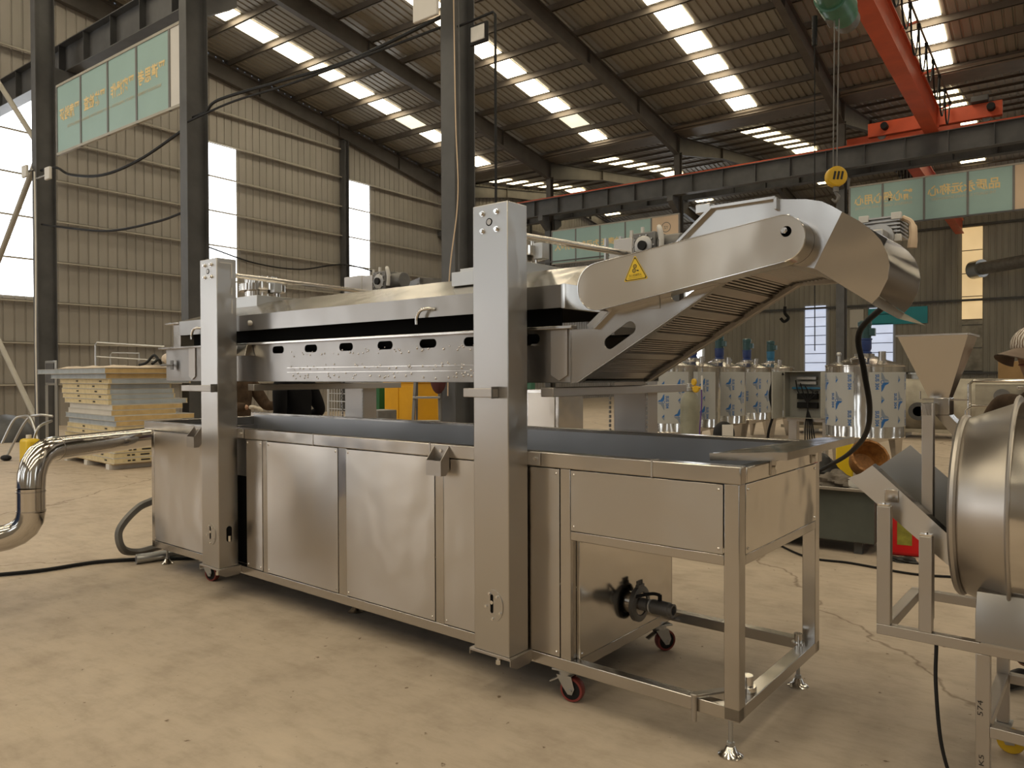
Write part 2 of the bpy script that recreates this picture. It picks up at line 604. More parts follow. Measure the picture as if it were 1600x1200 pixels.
# gable (left) wall, its girts and tall windows
GW = ribbed(0, 1, 1, .05, .03)
zt = 15
n = int((Y1 - Y0) / .29)
profw = []
for i in range(n):
    a = Y0 + i * .29
    profw += [(a, 0), (a + .235, 0), (a + .25, -.025), (a + .275, -.025)]
profw.append((Y1, 0))
def wall_top(y):
    return roof_z(y) + .03
vs = [(X0 + o, t, 0) for t, o in profw] + [(X0 + o, t, wall_top(min(t, Y1))) for t, o in profw]
k = len(profw)
structure(MB().add(vs, [(i, i + 1, i + 1 + k, i + k) for i in range(k - 1)]).build('wall_left', M['wall'], smooth=False))
for i, z in enumerate((1.26, 2.46, 3.66, 4.86, 6.06, 7.26, 8.46, 9.66, 10.8)):
    mb = MB()
    ya, yb = (Y0, Y1) if z < 9.7 else (8, 20.6)
    mb.box(X0 + .03, X0 + .19, ya, yb, z - .012, z).box(X0 + .178, X0 + .19, ya, yb, z - .055, z)
    structure(mb.build('wall_girt', M['girt'], smooth=False))
for y0, y1, za, zb in ((8.35, 9.75, 3.78, 9.62), (14.75, 15.85, 3.9, 9.62), (21.15, 22.3, 4.4, 9.62), (1.0, 2.4, 3.8, 9.6), (-6, -4.6, 3.8, 9.6)):
    window(MB().box(X0 + .006, X0 + .012, y0, y1, za, zb), M['win'])
    mb = MB()
    for yy in [y0 + .29 * q for q in range(1, int((y1 - y0) / .29) + 1)]:
        mb.box(X0 + .012, X0 + .02, yy - .006, yy + .006, za, zb)
    structure(mb.build('window_%d_bar' % n_win, M['whitesheet'], smooth=False))

# far wall
profb = ribbed(X0, X1, .30, .06, .04)
sheet('wall_back', M['wall_far'], profb, lambda t, o: (t, Y1 - o, 0), lambda t, o: (t, Y1 - o, wall_top(Y1)))
for z in (1.5, 5.45, 9.5):
    structure(MB().box(X0, X1, Y1 - .2, Y1 - .06, z - .06, z + .06).build('wall_girt', M['frame'], smooth=False))
for x0, x1, za, zb, mt in ((-12.55, -11.35, 1.6, 5.6, 'winfar'), (-8.95, -7.7, 1.6, 5.3, 'winfar'), (-4.3, -3.35, 4.4, 9.4, 'winwarm'), (-4.3, -3.35, 1.6, 4.35, 'windirt'), (-20.3, -19.2, 2.0, 9, 'win'), (1.5, 3.0, 3, 9.4, 'win'), (7.0, 8.5, 3, 9.4, 'win')):
    window(MB().box(x0, x1, Y1 - .07, Y1 - .055, za, zb), M[mt])
    mb = MB()
    zz = za
    while zz < zb:
        mb.box(x0, x1, Y1 - .1, Y1 - .07, zz - .02, zz + .02)
        zz += .55 if mt == 'winfar' else 1.25
    structure(mb.build('window_%d_bar' % n_win, M['frame'], smooth=False))
# near and right walls (behind the camera) with their daylight openings
profn = ribbed(X0, X1, .30, .06, .04)
sheet('wall_front', M['wall'], profn, lambda t, o: (t, Y0 + o, 0), lambda t, o: (t, Y0 + o, wall_top(Y0)))
for x, x_, za in ((-17.0, -14.8, 3.6), (-9.6, -8.4, 3.6), (-5.6, -3.6, 4.2), (6, 7.5, 4)):
    window(MB().box(x, x_, Y0 + .06, Y0 + .07, za, 9.0), M['wincool'])
# tall daylit doorways in the corner behind the camera
structure(MB().box(-23.2, -20.4, Y0 + .06, Y0 + .07, 0, 4.6).build('door_1', M['doorlight'], smooth=False))
structure(MB().box(X0 + .035, X0 + .045, -11.6, -8.2, 0, 4.6).build('door_2', M['doorlight'], smooth=False))
structure(MB().box(X1, X1 + .1, Y0, Y1, 0, 15).build('wall_right', M['wall_far'], smooth=False))
for y in (-9, 3, 14, 22):
    window(MB().box(X1 - .02, X1 - .01, y, y + 1.4, 3.2, 8.6), M['wincool'])

# ================================================================== THE FRYER
fr = empty('continuous_fryer', (-0.954, 2.719, 0), radians(-2.88))
tag(fr, 'long stainless steel frying line with raised hood, lift posts and sloping discharge conveyor', 'fryer')
BL, BW = -4.65, .955               # length, width of the base
SS, SV, SR, SD = M['ss'], M['ssv'], M['ssr'], M['ssd']

# base frame -----------------------------------------------------------------
def part(mb, name, mat, parent=fr, bevel=.003, smooth=True):
    return mb.build(name, mat, parent, bevel, smooth)
T = .06
for x0, x1, y0, y1 in ((-T, 0, 0, T), (-T, 0, BW - T, BW), (BL, BL + .045, 0, .045), (BL, BL + .045, BW - .045, BW)):
    part(MB().box(x0, x1, y0, y1, .15, 1.04), 'corner_leg', SR)
for x0, x1 in ((-.815, -.76), (-1.59, -1.53), (-2.372, -2.30), (-3.14, -3.09)):
    part(MB().box(x0, x1, .0, .045, .2, 1.04), 'upright', SR)
    part(MB().box(x0, x1, BW - .045, BW, .2, 1.04), 'upright', SR)
for y0, y1 in ((0, .05), (BW - .05, BW)):
    part(MB().box(BL, 0, y0, y1, .148, .2), 'bottom_rail', SR)
for x0, x1 in ((-.06, 0), (BL, BL + .05), (-.80, -.745), (-2.45, -2.39)):
    part(MB().box(x0, x1, .05, BW - .05, .15, .2), 'cross_rail', SR)
part(MB().box(-.76, -T, 0, .04, .73, .77), 'middle_rail', SR)
part(MB().box(-.76, -T, BW - .04, BW, .73, .77), 'middle_rail', SR)
part(MB().box(-.04, 0, T, BW - T, .73, .77), 'middle_rail', SR)

# cladding -------------------------------------------------------------------
def screws(pts, axis, parent):
    for p in pts:
        q = Vector(p) + Vector(axis) * .004
        part(MB().lathe([(.006, 0), (.006, .002), (.003, .0045)], p, axis, 8), 'screw', M['chrome'], parent, 0)
def front_panel(x0, x1, z0=.205, z1=1.036, y=-.002):
    o = part(MB().box(x0 + .001, x1 - .001, y, y + .004, z0, z1), 'side_panel', SS, fr, .0015)
    screws([(a, y, b) for a in (x0 + .018, x1 - .018) for b in (z0 + .02, z1 - .02)], (0, -1, 0), o)
    return o
front_panel(-4.60, -3.66)
front_panel(-3.325, -3.142)
front_panel(-3.088, -2.374)
front_panel(-2.298, -1.592)
front_panel(-1.528, -1.24)
front_panel(-1.02, -.817)
front_panel(-.758, -.062, .772, 1.036)
for a, b in ((-4.6, -3.142), (-3.088, -2.374), (-2.298, -1.592), (-1.528, -.817), (-.758, -.062)):
    part(MB().box(a, b, BW - .002, BW + .002, .205 if b < -.2 else .772, 1.036), 'side_panel', SR, fr, .0015)
e = part(MB().box(-.003, .002, T, BW - T, .772, 1.036), 'end_panel', M['gloss'], fr, .0015)
screws([(.002, a, b) for a in (T + .02, BW - T - .02) for b in (.79, 1.015)], (1, 0, 0), e)
e = part(MB().box(-.748, -.743, .046, BW - .046, .202, .735), 'end_panel', M['gloss'], fr, .0015)
screws([(-.743, a, b) for a in (.066, BW - .066) for b in (.22, .715)], (1, 0, 0), e)
part(MB().box(BL - .002, BL + .002, .046, BW - .046, .2, 1.036), 'end_panel', SR, fr, .0015)
part(MB().box(-.76, -.745, .045, .05, .2, .735), 'panel_edge_strip', SR)
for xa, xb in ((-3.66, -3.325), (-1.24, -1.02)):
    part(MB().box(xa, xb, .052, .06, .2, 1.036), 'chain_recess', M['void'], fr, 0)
# floor of the firebox so nothing shows through
part(MB().box(BL + .05, -.75, .06, BW - .06, .2, .204), 'belly_plate', SD)

# trough and its folded rim ---------------------------------------------------
RX0 = -4.757
def trough():
    mb = MB()
    mb.box(RX0 + .05, -.05, .046, .05, .79, 1.09).box(RX0 + .05, -.05, BW - .05, BW - .046, .79, 1.12)
    mb.box(RX0 + .05, RX0 + .054, .05, BW - .05, .79, 1.09).box(-.054, -.05, .05, BW - .05, .79, 1.09)
    mb.box(RX0 + .05, -.05, .046, BW - .046, .785, .79)
    return mb
part(trough(), 'trough', M['trough'], fr, 0)
part(MB().box(RX0, .008, -.006, .052, 1.04, 1.107), 'rim', SR, fr, .005)
part(MB().box(RX0, .008, BW - .045, BW + .012, 1.04, 1.137), 'rim', SR, fr, .004)
part(MB().box(RX0, RX0 + .055, .052, BW - .045, 1.04, 1.107), 'rim', SR, fr, .004)
part(MB().box(-.045, .008, .052, BW - .045, 1.04, 1.100), 'rim', M['gloss'], fr, .004)
for x in (-.36, -1.62, -2.6):
    part(MB().box(x - .004, x + .004, -.008, .05, 1.038, 1.109), 'weld_seam', M['ssd'], fr, .001)
# drip tray folded over the discharge end
tr = part(MB().add([(-.19, .165, 1.124), (.12, .165, 1.149), (.134, 1.03, 1.152), (-.02, 1.03, 1.139), (-.19, .165, 1.132), (.12, .165, 1.155), (.134, 1.03, 1.158), (-.02, 1.03, 1.146)],
                  [(0, 3, 2, 1), (4, 5, 6, 7), (0, 1, 5, 4), (1, 2, 6, 5), (2, 3, 7, 6), (3, 0, 4, 7)]), 'drip_tray', M['gloss'], fr, .001)
part(MB().bar((-.19, .165, 1.118), (.12, .165, 1.140), .003, .030), 'tray_lip', SR, tr, 0)
part(MB().bar((.12, .165, 1.140), (.134, 1.03, 1.143), .003, .030), 'tray_lip', SR, tr, 0)
for y in (.29, .80):
    part(MB().box(.006, .014, y, y + .06, 1.045, 1.135), 'tray_bracket', SR)
    part(MB().cyl((.014, y + .03, 1.075), (.022, y + .03, 1.075), .009, n=6), 'bolt', M['chrome'], fr, 0)

# casters and levelling feet ---------------------------------------------------
def caster(x, y, top, rot, wheel='redwheel', R=.055):
    c = part(MB().box(-.05, .05, -.045, .045, top - .008, top).cyl((0, 0, top - .03), (0, 0, top - .008), .034, n=16), 'caster', M['zinc'], fr, .001)
    c.location = (x, y, 0)
    c.rotation_euler = (0, 0, rot)
    mb = MB()
    for s in (-1, 1):
        mb.prism([(-.036, top - .03), (.036, top - .03), (.052, R + .01), (.04, R - .018), (.02, R - .018), (-.01, R + .02)], 'y', s * .027 - .002, s * .027 + .002)
    mb.box(-.036, .036, -.027, .027, top - .034, top - .03)
    mb.cyl((.032, -.035, R), (.032, .035, R), .008, n=8)
    mb.bar((-.03, 0, top - .05), (-.075, 0, top - .075), .03, .006)
    part(mb, 'fork', M['zinc'], c, 0)
    part(MB().lathe([(R - .012, -.019), (R - .003, -.019), (R, -.012), (R, .012), (R - .003, .019), (R - .012, .019)], (.032, 0, R), (0, 1, 0), 24, False), 'tyre', M[wheel], c, 0)
    part(MB().lathe([(.012, -.021), (.02, -.016), (R - .012, -.016), (R - .012, .016), (.02, .016), (.012, .021)], (.032, 0, R), (0, 1, 0), 24), 'wheel_hub', M['black'], c, 0)
    return c
caster(-.82, .05, .148, radians(10))
caster(-.775, .84, .148, radians(60))
caster(-3.92, .06, .148, radians(15))
caster(-3.9, .88, .148, radians(40))
def foot(x, y, top, through=0):
    f_ = part(MB().lathe([(.047, 0), (.047, .004), (.040, .008), (.024, .022), (.018, .036), (.012, .040)], (x, y, 0), n=24), 'levelling_foot', M['chrome'], fr, 0)
    part(MB().cyl((x, y, .038), (x, y, top + through), .0085, n=12).cyl((x, y, .04), (x, y, .052), .016, n=6), 'threaded_rod', M['zinc'], f_, 0)
    if through:
        part(MB().cyl((x, y, .2), (x, y, .2 + through), .019, n=14).cyl((x, y, .2), (x, y, .206), .03, n=20), 'foot_nut', M['chrome'], f_, 0)
foot(-.05, .04, .15)
foot(-.062, .845, .15, .045)
foot(-2.54, .253, .15)
foot(-4.62, .10, .15)
foot(-4.6, .86, .15)
# clamp lever lying on the discharge end
lv = part(MB().bar((-.175, -.008, .215), (-.045, .19, .215), .032, .010).cyl((-.175, -.008, .209), (-.175, -.008, .221), .017, n=16), 'clamp_lever', SD, fr, .002)
part(MB().cyl((-.045, .19, .20), (-.045, .19, .222), .036, n=24).cyl((-.045, .19, .222), (-.045, .19, .262), .024, n=20), 'lever_boss', M['chrome'], lv, .002)
part(MB().cyl((-.175, -.012, .115), (-.175, -.012, .212), .011, n=12), 'lever_pin', SD, lv, 0)

# drain valve on the inner end panel
vx, vy, vz = -.743, .50, .345
va = part(MB().lathe([(.052, 0), (.052, .05)], (vx, vy, vz), (1, 0, 0), 24), 'drain_valve', SR, fr, 0)
part(MB().lathe([(.078, .026), (.086, .030), (.086, .050), (.078, .054), (.056, .054), (.056, .026)], (vx, vy, vz), (1, 0, 0), 28, False), 'clamp_ring', M['iron'], va, 0)
mb = MB()
for s in (-.018, 0, .018):
    mb.cyl((vx + .043, vy + s, vz + .08), (vx + .04, vy + s, vz + .112), .007, n=8)
mb.box(vx + .034, vx + .052, vy - .028, vy + .028, vz + .078, vz + .094)
part(mb, 'clamp_bolts', M['iron'], va, .001)
part(MB().lathe([(.030, .05), (.030, .09), (.024, .092), (.024, .11), (.034, .112), (.034, .20), (.030, .205), (.030, .222), (.022, .222), (.022, .19)], (vx, vy, vz), (1, 0, 0), 20, False), 'valve_body', M['iron'], va, 0)
part(MB().lathe([(.031, .098), (.031, .106)], (vx, vy, vz), (1, 0, 0), 20), 'collar', M['whitesheet'], va, 0)
part(MB().cyl((vx + .15, vy, vz + .03), (vx + .15, vy, vz + .062), .010, n=10).tube(bez([(vx + .15, vy, vz + .06), (vx + .12, vy - .02, vz + .066), (vx + .06, vy - .05, vz + .05), (vx + .03, vy - .06, vz + .03)], 4), .008, 8), 'valve_handle', M['black'], va, 0)

# lift posts ---------------------------------------------------------------------
PZ0, PZ1 = .205, 2.215
def lift_post(x0, x1, front=True):
    y0, y1 = (-.15, -.012) if front else (1.0, 1.14)
    po = part(MB().box(x0, x1, y0, y1, PZ0, PZ1), 'lift_post', SV if front else SD, fr, .004)
    cx = (x0 + x1) / 2
    if not front:
        return po
    # top bolts and shaft hole
    for dx in (-.043, .04):
        for z in (2.175, 2.097):
            part(MB().cyl((cx + dx, y0, z), (cx + dx, y0 - .004, z), .013, n=16).cyl((cx + dx, y0 - .004, z), (cx + dx, y0 - .014, z), .009, n=6), 'bolt', M['chrome'], po, 0)
    part(MB().cyl((cx - .004, y0 - .0015, 2.134), (cx - .004, y0 + .01, 2.134), .0175, n=24), 'shaft_hole', M['void'], po, 0)
    part(MB().cyl((cx - .003, y0 - .003, 2.134), (cx - .003, y0 + .01, 2.134), .013, n=24), 'shaft_end', SD, po, 0)
    # chain adjuster plate near the foot
    cz = .42
    ci = [(cx + .012 + .058 * cos(2 * pi * k / 40), cz + .072 * sin(2 * pi * k / 40)) for k in range(40)]
    vs, fs = flat_mesh([ci, slot(cx + .006, cz + .008, .085, .018, pi / 2)], .003)
    part(MB().add([(x, y0 - .002 - z, y) for x, y, z in vs], fs), 'adjuster_plate', SV, po, 0)
    part(MB().add([(a, y0 - .0004, b) for a, b in slot(cx + .006, cz + .008, .085, .018, pi / 2)], [tuple(range(18))]), 'adjuster_slot', M['void'], po, 0)
    part(MB().cyl((cx + .006, y0, cz + .014), (cx + .006, y0 - .006, cz + .014), .009, n=10), 'adjuster_pin', M['chrome'], po, 0)
    for dx, dz in ((-.014, .052), (.03, .044), (-.034, -.008), (.048, -.026), (.004, -.058)):
        part(MB().cyl((cx + .008 + dx, y0 - .003, cz + dz), (cx + .008 + dx, y0 - .011, cz + dz), .006, n=8), 'bolt', M['chrome'], po, 0)
    # foot plate with down-turned edges
    mb = MB().box(x0 - .02, x1 + .01, y0 - .008, .0, PZ0 - .012, PZ0)
    mb.prism([(y0 - .008, PZ0 - .004), (y0 - .008, PZ0 - .035), (y0 + .04, PZ0 - .058), (-.02, PZ0 - .058), (.0, PZ0 - .045), (0, PZ0)], 'x', x1 + .01, x1 + .014)
    mb.box(x0 - .024, x0 - .02, y0 - .008, 0, PZ0 - .03, PZ0)
    part(mb, 'foot_plate', SD, po, .001)
    part(MB().cyl((cx, -.1, PZ0 - .012), (cx, -.1, PZ0 - .045), .009, n=10).cyl((cx, -.1, PZ0 - .045), (cx, -.1, PZ0 - .066), .013, n=6), 'jack_bolt', M['chrome'], po, 0)
    # bracket that bolts the post to the rim
    part(MB().box(x1 - .01, x1 + .07, -.014, -.007, 1.045, 1.104), 'rim_clamp', SD, po, .002)
    part(MB().cyl((x1 + .045, -.014, 1.075), (x1 + .045, -.024, 1.075), .009, n=8), 'bolt', M['chrome'], po, 0)
    return po
pl = lift_post(-3.62, -3.41)
pr = lift_post(-1.19, -.985)
lift_post(-3.58, -3.37, False)
lift_post(-1.15, -.945, False)
# long slot in the flank of the left post
part(MB().add([(-3.4085, a, b) for a, b in slot(-.078, .42, .105, .038, pi / 2)], [tuple(range(18))]), 'flank_slot', M['void'], pl, 0)
part(MB().cyl((-3.408, -.076, .372), (-3.407, -.076, .41), .012, n=10), 'flank_chain_pin', M['chrome'], pl, 0)
# white tape marks on the flank of the left post
part(MB().box(-3.4095, -3.408, -.05, -.042, 2.09, 2.19).box(-3.4095, -3.408, -.13, -.05, 2.182, 2.19), 'tape_mark', M['whitesheet'], pl, 0)
part(MB().box(-3.4095, -3.408, -.05, -.042, 1.98, 2.03), 'tape_mark', M['whitesheet'], pl, 0)
part(MB().box(-3.4095, -3.408, -.05, -.042, 1.86, 1.95), 'tape_mark', M['whitesheet'], pl, 0)
# lifting chains beside the rear posts
for x in (-1.17, -.93, -3.60, -3.35):
    mb = MB()
    for k in range(24):
        z = 1.1 + k * .026
        mb.box(x - .004, x + .004, .985, .998, z, z + .018)
    part(mb, 'lift_chain', M['alu'], fr, 0, False)

# cross arms that carry the upper section
def arm(x, z=1.352, ya=-.1, yb=1.33):
    a = part(MB().box(x - .035, x + .035, ya, yb, z, z + .042), 'lifting_arm', SD, fr, .003)
    return a
arm(-3.30, 1.356, .02, 1.3)
arm(-.90, 1.352, .02, 1.34)
for x0, x1, po in ((-3.80, -3.41 - .0, pl), (-1.215, -1.04, pr)):
    part(MB().box(x0, x1, -.192, -.152, 1.352, 1.392), 'post_hook', SD, po, .003)
    part(MB().box(x1 - .004, x1 + .0, -.196, -.150, 1.348, 1.400), 'hook_cap', M['iron'], po, 0)

# hopper-shaped hooks on the rim
for x in (-3.93, -1.535):
    h = MB()
    h.prism([(x - .05, .955), (x + .05, .955), (x + .05, 1.03), (x - .05, 1.03)], 'y', -.066, -.063)
    for s in (-.05, .05):
        h.prism([(-.066, .955), (-.066, 1.03), (-.006, 1.10), (-.006, .985), (-.03, .955)], 'x', x + s - .0015, x + s + .0015)
    h.prism([(x - .05, .98), (x + .05, .98), (x + .05, 1.10), (x - .05, 1.10)], 'y', -.010, -.007)
    hk = part(h, 'rim_hook', SD, fr, 0)
    part(MB().cyl((x, -.01, 1.075), (x, -.018, 1.075), .009, n=6), 'bolt', M['chrome'], hk, 0)

# upper chamber ------------------------------------------------------------------
CY0, CY1, CX0, CX1 = .06, .86, -4.52, -.79
CZ0, CZ1 = 1.418, 1.655
holes = [slot(x, 1.617, .125, .046) for x in (-3.046, -2.703, -2.367, -2.03, -1.696, -1.38, -1.03)]
vs, fs = flat_mesh([[(CX0, CZ0), (CX1, CZ0), (CX1, CZ1), (CX0, CZ1)]] + holes, .004)
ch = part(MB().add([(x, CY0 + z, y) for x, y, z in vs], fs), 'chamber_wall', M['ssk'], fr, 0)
vs, fs = flat_mesh([[(CX0, CZ0), (CX1, CZ0), (CX1, CZ1), (CX0, CZ1)]], .004)
part(MB().add([(x, CY1 + z, y) for x, y, z in vs], fs), 'chamber_wall', SD, fr, 0)
part(MB().box(CX0 - .002, CX0 + .002, CY0, CY1, CZ0, CZ1), 'chamber_wall', SD, fr, 0)
part(MB().box(CX0, CX1, CY0, CY1, CZ0 - .003, CZ0 + .001).box(CX0, CX1, CY0 + .10, CY0 + .104, CZ0, CZ1), 'chamber_lining', M['iron'], fr, 0)
part(MB().box(CX0 - .06, CX1 + .02, CY0 - .035, CY0 + .012, CZ1, CZ1 + .014).box(CX0 - .06, CX1 + .02, CY1 - .012, CY1 + .035, CZ1, CZ1 + .014), 'chamber_flange', SR, fr, .002)
for x in (-4.12, -.855):
    part(MB().prism([(x - .045, 1.45), (x, 1.425), (x + .045, 1.45), (x + .045, CZ1), (x - .045, CZ1)], 'y', CY0 - .010, CY0 - .002), 'corner_strip', M['ssd'], fr, .001)
part(MB().box(-4.40, -4.36, CY0 - .03, CY0 - .025, 1.50, 1.57).cyl((-4.55, CY0 - .028, 1.535), (-4.36, CY0 - .028, 1.535), .007, n=10), 'tension_bolt', M['iron'], fr, 0)
# low weld beads pressed in the chamber wall
for z in (1.50, 1.472):
    part(MB().box(-2.95, -1.25, CY0 - .0035, CY0 - .002, z, z + .003), 'weld_seam', M['ssr'], fr, 0)
mb = MB()
rr = random.Random(3)
for k in range(150):
    x = -2.95 + 1.75 * rr.random()
    z = rr.choice((1.503, 1.585, 1.45)) + rr.gauss(0, .010)
    mb.ball((x, CY0 - .003, z), .004 + .004 * rr.random(), 6, 4, (1, .35, .9))
o = part(mb, 'water_drops', M['gloss'], fr, 0)
o['kind'] = 'stuff'
# spout bracket on the chamber flange
for x in (-3.40, -1.10):
    part(MB().add([(x - .06, CY0 - .04, CZ1), (x + .06, CY0 - .04, CZ1), (x + .09, CY0 - .075, CZ1 - .07), (x - .02, CY0 - .075, CZ1 - .07), (x - .06, CY0 - .005, CZ1), (x + .06, CY0 - .005, CZ1), (x + .09, CY0 - .005, CZ1 - .07), (x - .02, CY0 - .005, CZ1 - .07)],
                  [(0, 1, 2, 3), (4, 7, 6, 5), (0, 3, 7, 4), (1, 5, 6, 2), (0, 4, 5, 1), (3, 2, 6, 7)]), 'deflector', SR, fr, .001)

# hood ------------------------------------------------------------------------------
HX0, HX1, HZ0, HZ1, HR = -4.30, -.83, 1.752, 1.855, 2.01
HY0, HY1 = .05, .87
hood = MB()
# front and back skirts, gabled lid with sloping ends
ym = (HY0 + HY1) / 2
ra, rb = HX0 + .35, HX1 - .12
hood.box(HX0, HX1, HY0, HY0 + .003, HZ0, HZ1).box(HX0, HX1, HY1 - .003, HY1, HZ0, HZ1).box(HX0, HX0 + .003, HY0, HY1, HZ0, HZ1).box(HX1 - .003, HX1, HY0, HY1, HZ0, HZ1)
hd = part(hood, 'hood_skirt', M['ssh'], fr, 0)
lid = MB().add([(HX0, HY0, HZ1), (HX1, HY0, HZ1), (HX1, HY1, HZ1), (HX0, HY1, HZ1), (ra, .42, HR - .02), (rb, .42, HR - .02), (rb, .55, HR - .02), (ra, .55, HR - .02)],
               [(0, 1, 5, 4), (1, 2, 6, 5), (2, 3, 7, 6), (3, 0, 4, 7), (4, 5, 6, 7)])
part(lid, 'hood_lid', M['ssr'], fr, 0, False)
part(MB().box(HX1 - .01, HX1 + .012, HY0 - .004, HY1, HZ0 - .004, HZ1 + .002), 'hood_end_cap', M['gloss'], hd, .001)
part(MB().box(HX0 + .1, HX1 - .05, HY0 + .06, HY0 + .064, CZ1 - .05, HZ0 + .04), 'gap_shade_sheet', M['void'], fr, 0)  # black sheet stands for the shade inside the gap under the hood
part(MB().box(-4.45, -4.34, HY0 + .03, HY0 + .75, CZ1 + .014, 1.84).box(-4.52, -4.31, HY0 - .0, HY0 + .78, 1.84, 1.852), 'hood_upstand', SR, fr, .002)
part(MB().box(-3.2, -1.4, .12, .3, 1.67, 1.70).bar((-3.2, .16, 1.66), (-2.6, .16, 1.75), .01, .04).bar((-1.9, .14, 1.75), (-1.2, .14, 1.69), .006, .02), 'scraper_rail', M['iron'], fr, 0)
for x in (-4.02, -1.70):
    part(MB().tube(bez([(x + .06, HY0, 1.79), (x + .04, HY0 - .03, 1.793), (x - .01, HY0 - .032, 1.785), (x - .035, HY0 - .033, 1.75), (x - .036, HY0 - .033, 1.715)], 5), .009, 10), 'lift_hook', M['chrome'], hd, 0)
part(MB().tube([(-3.36, HY0 - .005, 1.80), (-3.33, HY0 + .02, 1.80)], .02, 10), 'hood_hinge', M['alu'], hd, 0)
# square upstands and round flues
def flue(x, y, zb=1.90):
    u = part(MB().box(x - .25, x + .2, y - .17, y + .17, zb, 2.035), 'flue_base', M['galv'], fr, .002)
    part(MB().lathe([(.125, 2.035), (.125, 2.19), (.118, 2.19), (.118, 2.05)], (x, y, 0), n=32, caps=False), 'flue_pipe', M['mirror'], u, 0)
    part(MB().lathe([(.13, 2.085), (.165, 2.085), (.165, 2.135), (.13, 2.135)], (x, y, 0), n=32, caps=False), 'flue_collar', M['mirror'], u, 0)
    part(MB().box(x + .15, x + .21, y - .03, y + .03, 2.065, 2.15), 'collar_clamp', M['galv'], u, .002)
flue(-3.92, .50)
flue(-1.47, .50, 1.93)
part(MB().box(-1.68, -1.45, .22, .40, 1.925, 2.0), 'hood_vent_box', M['galv'], fr, .002)

# shafts and gearboxes at the tops of the rear posts
def gearmotor(x, y, z, flip=1):
    g_ = part(MB().box(x - .07, x + .07, y - .07, y + .07, z - .075, z + .075), 'lift_gearbox', M['iron'], fr, .006)
    part(MB().box(x - .19, x - .07, y - .075, y + .09, z - .085, z + .055), 'mounting_box', SD, g_, .003)
    part(MB().lathe([(.055, 0), (.055, .008), (.045, .012)], (x, y - .07, z), (0, -1, 0), 24), 'gear_flange', M['alu'], g_, 0)
    part(MB().lathe([(.026, 0), (.026, .02)], (x, y - .078, z), (0, -1, 0), 18), 'shaft_seal', M['black'], g_, 0)
    for k in range(10):
        a = 2 * pi * k / 10
        part(MB().cyl((x + .063 * cos(a), y - .07, z + .06 * sin(a)), (x + .063 * cos(a), y - .08, z + .06 * sin(a)), .005, n=6), 'bolt', M['alu'], g_, 0)
    part(MB().box(x - .10, x - .085, y - .05, y - .035, z + .06, z + .10), 'lug', M['whitesheet'], g_, 0)
    part(MB().box(x - .03, x - .015, y - .05, y - .035, z + .07, z + .11), 'lug', M['whitesheet'], g_, 0)
    part(MB().cyl((x + .07, y, z), (x + .20, y, z), .058, n=20), 'motor', M['iron'], g_, .004)
    part(MB().tube(bez([(x + .10, y - .06, z + .03), (x + .10, y - .08, z + .09), (x + .115, y - .08, z + .03), (x + .11, y - .08, z - .04)], 4), .014, 8), 'wrapped_cable_end', M['whitesheet'], g_, 0)
gearmotor(-3.17, 1.07, 2.15)
g2 = gearmotor(-.955, 1.07, 2.165)
mb = MB()
for x in (-1.22, -1.12):
    mb.box(x - .006, x + .006, 1.02, 1.05, 2.08 if x < -1.2 else 2.17, 2.24)
part(mb, 'drilled_strip', M['galv'], fr, 0)
part(MB().box(-1.18, -1.03, 1.0, 1.14, 2.06, 2.17), 'shaft_housing', SD, fr, .004)
for x0, z0, x1, z1 in ((-3.50, 2.125, -3.36, 2.09), (-1.08, 2.10, -1.05, 2.13)):
    part(MB().cyl((x0, -.012, z0), (x1, 1.0, z1), .0165, n=14), 'lift_shaft', M['palewriting'] if False else M['chrome'], fr, 0)
